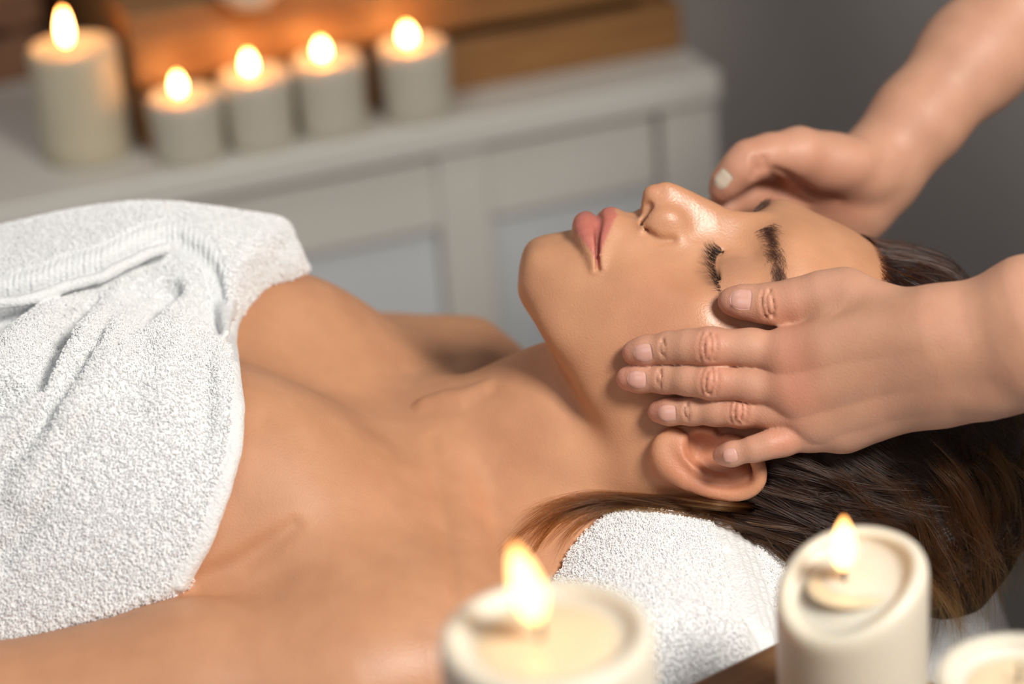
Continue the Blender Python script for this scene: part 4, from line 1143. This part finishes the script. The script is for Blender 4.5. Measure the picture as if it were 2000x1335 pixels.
# ---- towels
def terry_mat(name, col):
    m, n, l, b = mat(name)
    b.inputs['Base Color'].default_value = (*col, 1); b.inputs['Roughness'].default_value = .9
    b.inputs['Sheen Weight'].default_value = .25; b.inputs['Sheen Roughness'].default_value = .5
    tc = n.new('ShaderNodeTexCoord'); ns = n.new('ShaderNodeTexNoise'); ns.inputs['Scale'].default_value = 620; ns.inputs['Detail'].default_value = 2
    l.new(tc.outputs['Object'], ns.inputs['Vector'])
    bp = n.new('ShaderNodeBump'); bp.inputs['Strength'].default_value = .7; bp.inputs['Distance'].default_value = .0015
    l.new(ns.outputs['Fac'], bp.inputs['Height']); l.new(bp.outputs['Normal'], b.inputs['Normal'])
    return m
M_TERRY = terry_mat('terry_white', (.80, .815, .82)); M_PILE = terry_mat('terry_loops', (.95, .955, .96))
WB = R_WB @ CAM_B
def cloth(name, field, lo, hi, h, label, amp, keep=None):
    V, Q = sdf_mesh(field, lo, hi, h)
    c0 = V[Q].mean(1); d = c0 - CAM_B
    V = V + vnormals(V, Q) * bump_noise(V, amp)[:, None]
    bb = b2w(V); o = mk(name, bb, Q, M_TERRY, loc=(bb[:, 0].mean(), bb[:, 1].mean(), bb[:, 2].min())); tag(o, label, 'towel')
    print(name, len(V), time.time() - T0); return V, Q, o
def facing(V, Q):
    c = V[Q].mean(1); n = np.cross(V[Q[:, 2]] - V[Q[:, 0]], V[Q[:, 3]] - V[Q[:, 1]]); d = c - CAM_B
    k = -(n * d).sum(1) / (np.linalg.norm(n, axis=1) * np.linalg.norm(d, axis=1) + 1e-12)
    return (k > -.35).astype(float)
V, Q, o = cloth('towel', wrap_field, (-.36, -.21, -.19), (-.08, .19, .07), .0012, 'white terry towel wrapped round the chest of the lying woman', .0004)
msk = facing(V, Q) * (V[Q].mean(1)[:, 2] > -.16) * (V[Q].mean(1)[:, 0] > -.30) * (chain(V[Q].mean(1).astype(np.float32), HEMT, [0.0] * len(HEMT)) > .0052) * (1 - band_mask(V[Q].mean(1).astype(np.float32))) * (chain(V[Q].mean(1).astype(np.float32), ROLLE, [0.0] * len(ROLLE)) > .0068) * (chain(V[Q].mean(1).astype(np.float32), FLE, [0.0] * len(FLE)) > .0052)
pile('pile', V, Q, msk, 115000, .00125, M_PILE, o, (0, 0, .0), 2)
V, Q, o = cloth('towel', pillow_field, (-.02, -.225, -.215), (.165, .17, -.03), .0014, 'white terry towel rolled up under the neck', .0005)
msk = facing(V, Q) * (V[Q].mean(1)[:, 1] < -.02) * (1 - pil_band(V[Q].mean(1)))
pile('pile', V, Q, msk, 42000, .00125, M_PILE, o, (0, 0, .0), 3)
def slab_field(P):
    z = world_z(P); x = P @ R_WB[0].astype(np.float32); y = P @ R_WB[1].astype(np.float32)
    q = np.stack([np.abs(x - .05) - .190, np.abs(y) - .250, np.abs(z - (BED_Z + .0102)) - .0070], 1) + .006
    return np.sqrt((np.maximum(q, 0) ** 2).sum(1)) + np.minimum(q.max(1), 0) - .006
V, Q, o = cloth('towel', slab_field, (-.20, -.30, -.25), (.30, .30, -.14), .0025, 'white terry towel spread flat on the bed below the head', .0010)
msk = facing(V, Q) * (V[Q].mean(1)[:, 0] > .10)
pile('pile', V, Q, msk, 9000, .0024, M_PILE, o, (0, 0, 0), 4)

# ---- hair
def hair_shader(name, mel, red, tint=(1, 1, 1), rough=.3):
    m = bpy.data.materials.new(name); m.use_nodes = True; n = m.node_tree.nodes; l = m.node_tree.links; n.clear()
    o = n.new('ShaderNodeOutputMaterial'); h = n.new('ShaderNodeBsdfHairPrincipled'); h.parametrization = 'MELANIN'
    for k, v in (('Melanin', mel), ('Melanin Redness', red), ('Roughness', rough), ('Radial Roughness', .4), ('Random Color', .25), ('Random Roughness', .2)):
        if k in h.inputs: h.inputs[k].default_value = v
    l.new(h.outputs[0], o.inputs['Surface']); return m
M_HAIR = hair_shader('hair_brown', .76, .60)
M_HAIR2 = hair_shader('hair_light_brown', .54, 1.0)
M_BROW = plain('brow_hair', (.12, .058, .040), .6)
V, Q = sdf_mesh(hair_field, (.03, -.105, -.20), (.30, .11, .085), .002)
print('hair', len(V), time.time() - T0)
hair = mk('hair', b2w(V), Q, M_CAP, woman)
def add_strands(name, S_, rad, m, push=True, off=.0004):
    if push: S_ = push_out(S_, lambda P: np.minimum(head_base(P), pillow_field(P)), off)
    S_ = S_ + 0
    return strands(name, b2w(S_.reshape(-1, 3)).reshape(S_.shape), rad, m, hair)
tp_ = lambda m, r: r * np.concatenate([np.full(m - 4, 1.0), [.9, .75, .5, .25]])
sc = push_out(scalp_strands(23000), hair_field, .0004)
o = add_strands('hair_strands', sc, tp_(14, .00010), M_HAIR); tag(o, kind='stuff')
o = add_strands('hair_flyaways', scalp_strands(420, seed=11, jit=.004, fly=.004), tp_(14, .00004), M_HAIR); tag(o, kind='stuff')
o = add_strands('bun_strands', bun_strands(5200), tp_(14, .000075), M_HAIR2); tag(o, kind='stuff')
G = [[at_y(a, b, y) for a, b, y in g] for g in (
    [(1700, 900, -.072), (1780, 960, -.078), (1835, 1050, -.078), (1862, 1130, -.070), (1868, 1195, -.062)],
    [(1760, 860, -.060), (1840, 930, -.074), (1885, 1020, -.074), (1890, 1100, -.066), (1872, 1175, -.060)],
    [(1820, 850, -.050), (1910, 900, -.060), (1945, 980, -.060), (1925, 1070, -.056), (1885, 1130, -.052)],
    [(1620, 930, -.076), (1700, 1000, -.084), (1770, 1060, -.084), (1820, 1120, -.076), (1840, 1180, -.066)],
    [(1560, 930, -.074), (1640, 1000, -.082), (1720, 1070, -.080), (1770, 1100, -.074), (1800, 1130, -.070)],
    [(1900, 830, -.030), (1960, 880, -.036), (1985, 950, -.036), (1965, 1030, -.034), (1920, 1080, -.034)])]
o = add_strands('hair_tail', guide_strands(G, [700, 700, 600, 600, 600, 500], spread=.008, end_spread=.011), tp_(16, .00007), M_HAIR2); tag(o, kind='stuff')
def trace_guides(L, f, off): return [[p for p in (trace(f, a, b, off=off) for a, b in g) if p is not None] for g in L]
NAPE = trace_guides([[(1495, 985), (1560, 1012), (1650, 1050), (1740, 1085)], [(1500, 950), (1580, 975), (1680, 1010), (1790, 1035)], [(1505, 915), (1600, 940), (1700, 972), (1810, 985)],
                     [(1440, 1005), (1500, 1030), (1580, 1070), (1660, 1105)], [(1400, 995), (1470, 1015), (1540, 1055), (1600, 1085)]], hair_field, .0012)
o = add_strands('nape_strands', push_out(guide_strands(NAPE, [620, 620, 560, 480, 300], spread=.0060, end_spread=.0075, seed=33), hair_field, .0005), tp_(16, .000085), M_HAIR); tag(o, kind='stuff')
# fine strands lying on the neck in front of the rolled towel
def neck_guides():
    L = [[(1500, 990), (1400, 985), (1300, 972), (1200, 968), (1110, 980), (1040, 1010), (990, 1060)],
         [(1500, 1000), (1400, 995), (1290, 982), (1190, 978), (1110, 1000), (1050, 1050), (1010, 1120)],
         [(1480, 1010), (1380, 1000), (1270, 985), (1170, 985), (1090, 1020), (1040, 1080), (1015, 1140)],
         [(1520, 1010), (1420, 1005), (1330, 990), (1240, 978), (1150, 978), (1080, 1005), (1030, 1040)],
         [(1460, 985), (1380, 985), (1260, 978), (1130, 980), (1060, 1000), (1000, 1030), (960, 1045)]]
    f = lambda P: np.minimum(woman_field(P), pillow_field(P)); out = []
    for g in L:
        q = [trace(f, a, b, off=.0022) for a, b in g]; out.append([p for p in q if p is not None])
    return out
NG = neck_guides()
o = add_strands('neck_strands', push_out(guide_strands(NG, [90, 110, 100, 110, 26], spread=.0020, end_spread=.0055, seed=21), lambda P: np.minimum(woman_field(P), pillow_field(P)), .0004), tp_(16, .00006), M_HAIR2, False); tag(o, kind='stuff')

# ---- brows and lashes
def brow(sgn):
    r = np.random.default_rng(31); c = [trace(woman_field, *p) for p in ((1492, 446), (1500, 462), (1512, 492), (1521, 522), (1524, 548), (1520, 580))]
    c = spline(c, 60); T = np.gradient(c, axis=0); T /= np.linalg.norm(T, axis=1)[:, None]; out = []
    for _ in range(560):
        s = r.beta(1.05, 1.2); i = int(s * 58); n = normal_at(woman_field, c[i]) if i not in _nc else _nc[i]; _nc[i] = n
        a = np.cross(T[i], n); a = a if a[0] > 0 else -a
        w = (.0050 - .0022 * s) * np.clip(r.normal() * .5, -1, 1)
        d = T[i] * (.55 + .6 * s) + a * (.75 - 1.0 * s) * (1 if w < 0 else .4) + r.normal(size=3) * .12; d /= np.linalg.norm(d)
        L = r.uniform(.0045, .0080) * (1 - .35 * s); p = c[i] + a * w
        out.append([p + d * L * u + n * (.0004 + .0007 * math.sin(math.pi * u)) for u in np.linspace(0, 1, 6)])
    P = np.array(out)
    P = push_out(P, woman_field, .00025, .004)
    P[..., 1] *= -sgn
    o = strands('eyebrow', b2w(P.reshape(-1, 3)).reshape(P.shape), np.array([1, 1, .95, .8, .6, .3]) * .00006, M_BROW, woman); tag(o, kind='stuff')
_nc = {}
def lashes(i):
    r = np.random.default_rng(41 + i); c = spline(LASH[i], 60); out = []; s = -1 if i == 0 else 1
    c = push_out(c[None], woman_field, .0002, .004)[0]
    for q in range(230):
        t = r.uniform(0, 1); p = c[int(t * 59)]; fan = (t - .45)
        d = np.array([-.80, s * (.28 + .75 * fan), .50]) + r.normal(size=3) * .10; d /= np.linalg.norm(d)
        L = r.uniform(.0045, .0078) * (.65 + .5 * math.sin(math.pi * (.25 + .65 * t)))
        if q % 3 == 0: L *= .5
        out.append([p + d * L * u + np.array([0, 0, .35]) * L * u * u - np.array([.25, 0, 0]) * L * u * (1 - u) for u in np.linspace(0, 1, 7)])
    P = push_out(np.array(out), woman_field, .0003, .004)
    o = strands('eyelashes', b2w(P.reshape(-1, 3)).reshape(P.shape), np.array([1.2, 1.15, 1, .85, .65, .45, .2]) * .00007, M_LASH, woman); tag(o, kind='stuff')
M_LASH = plain('lash', (.012, .008, .007), .5)
for s in (-1, 1): brow(s)
for i in (0, 1): lashes(i)
print('done', time.time() - T0)
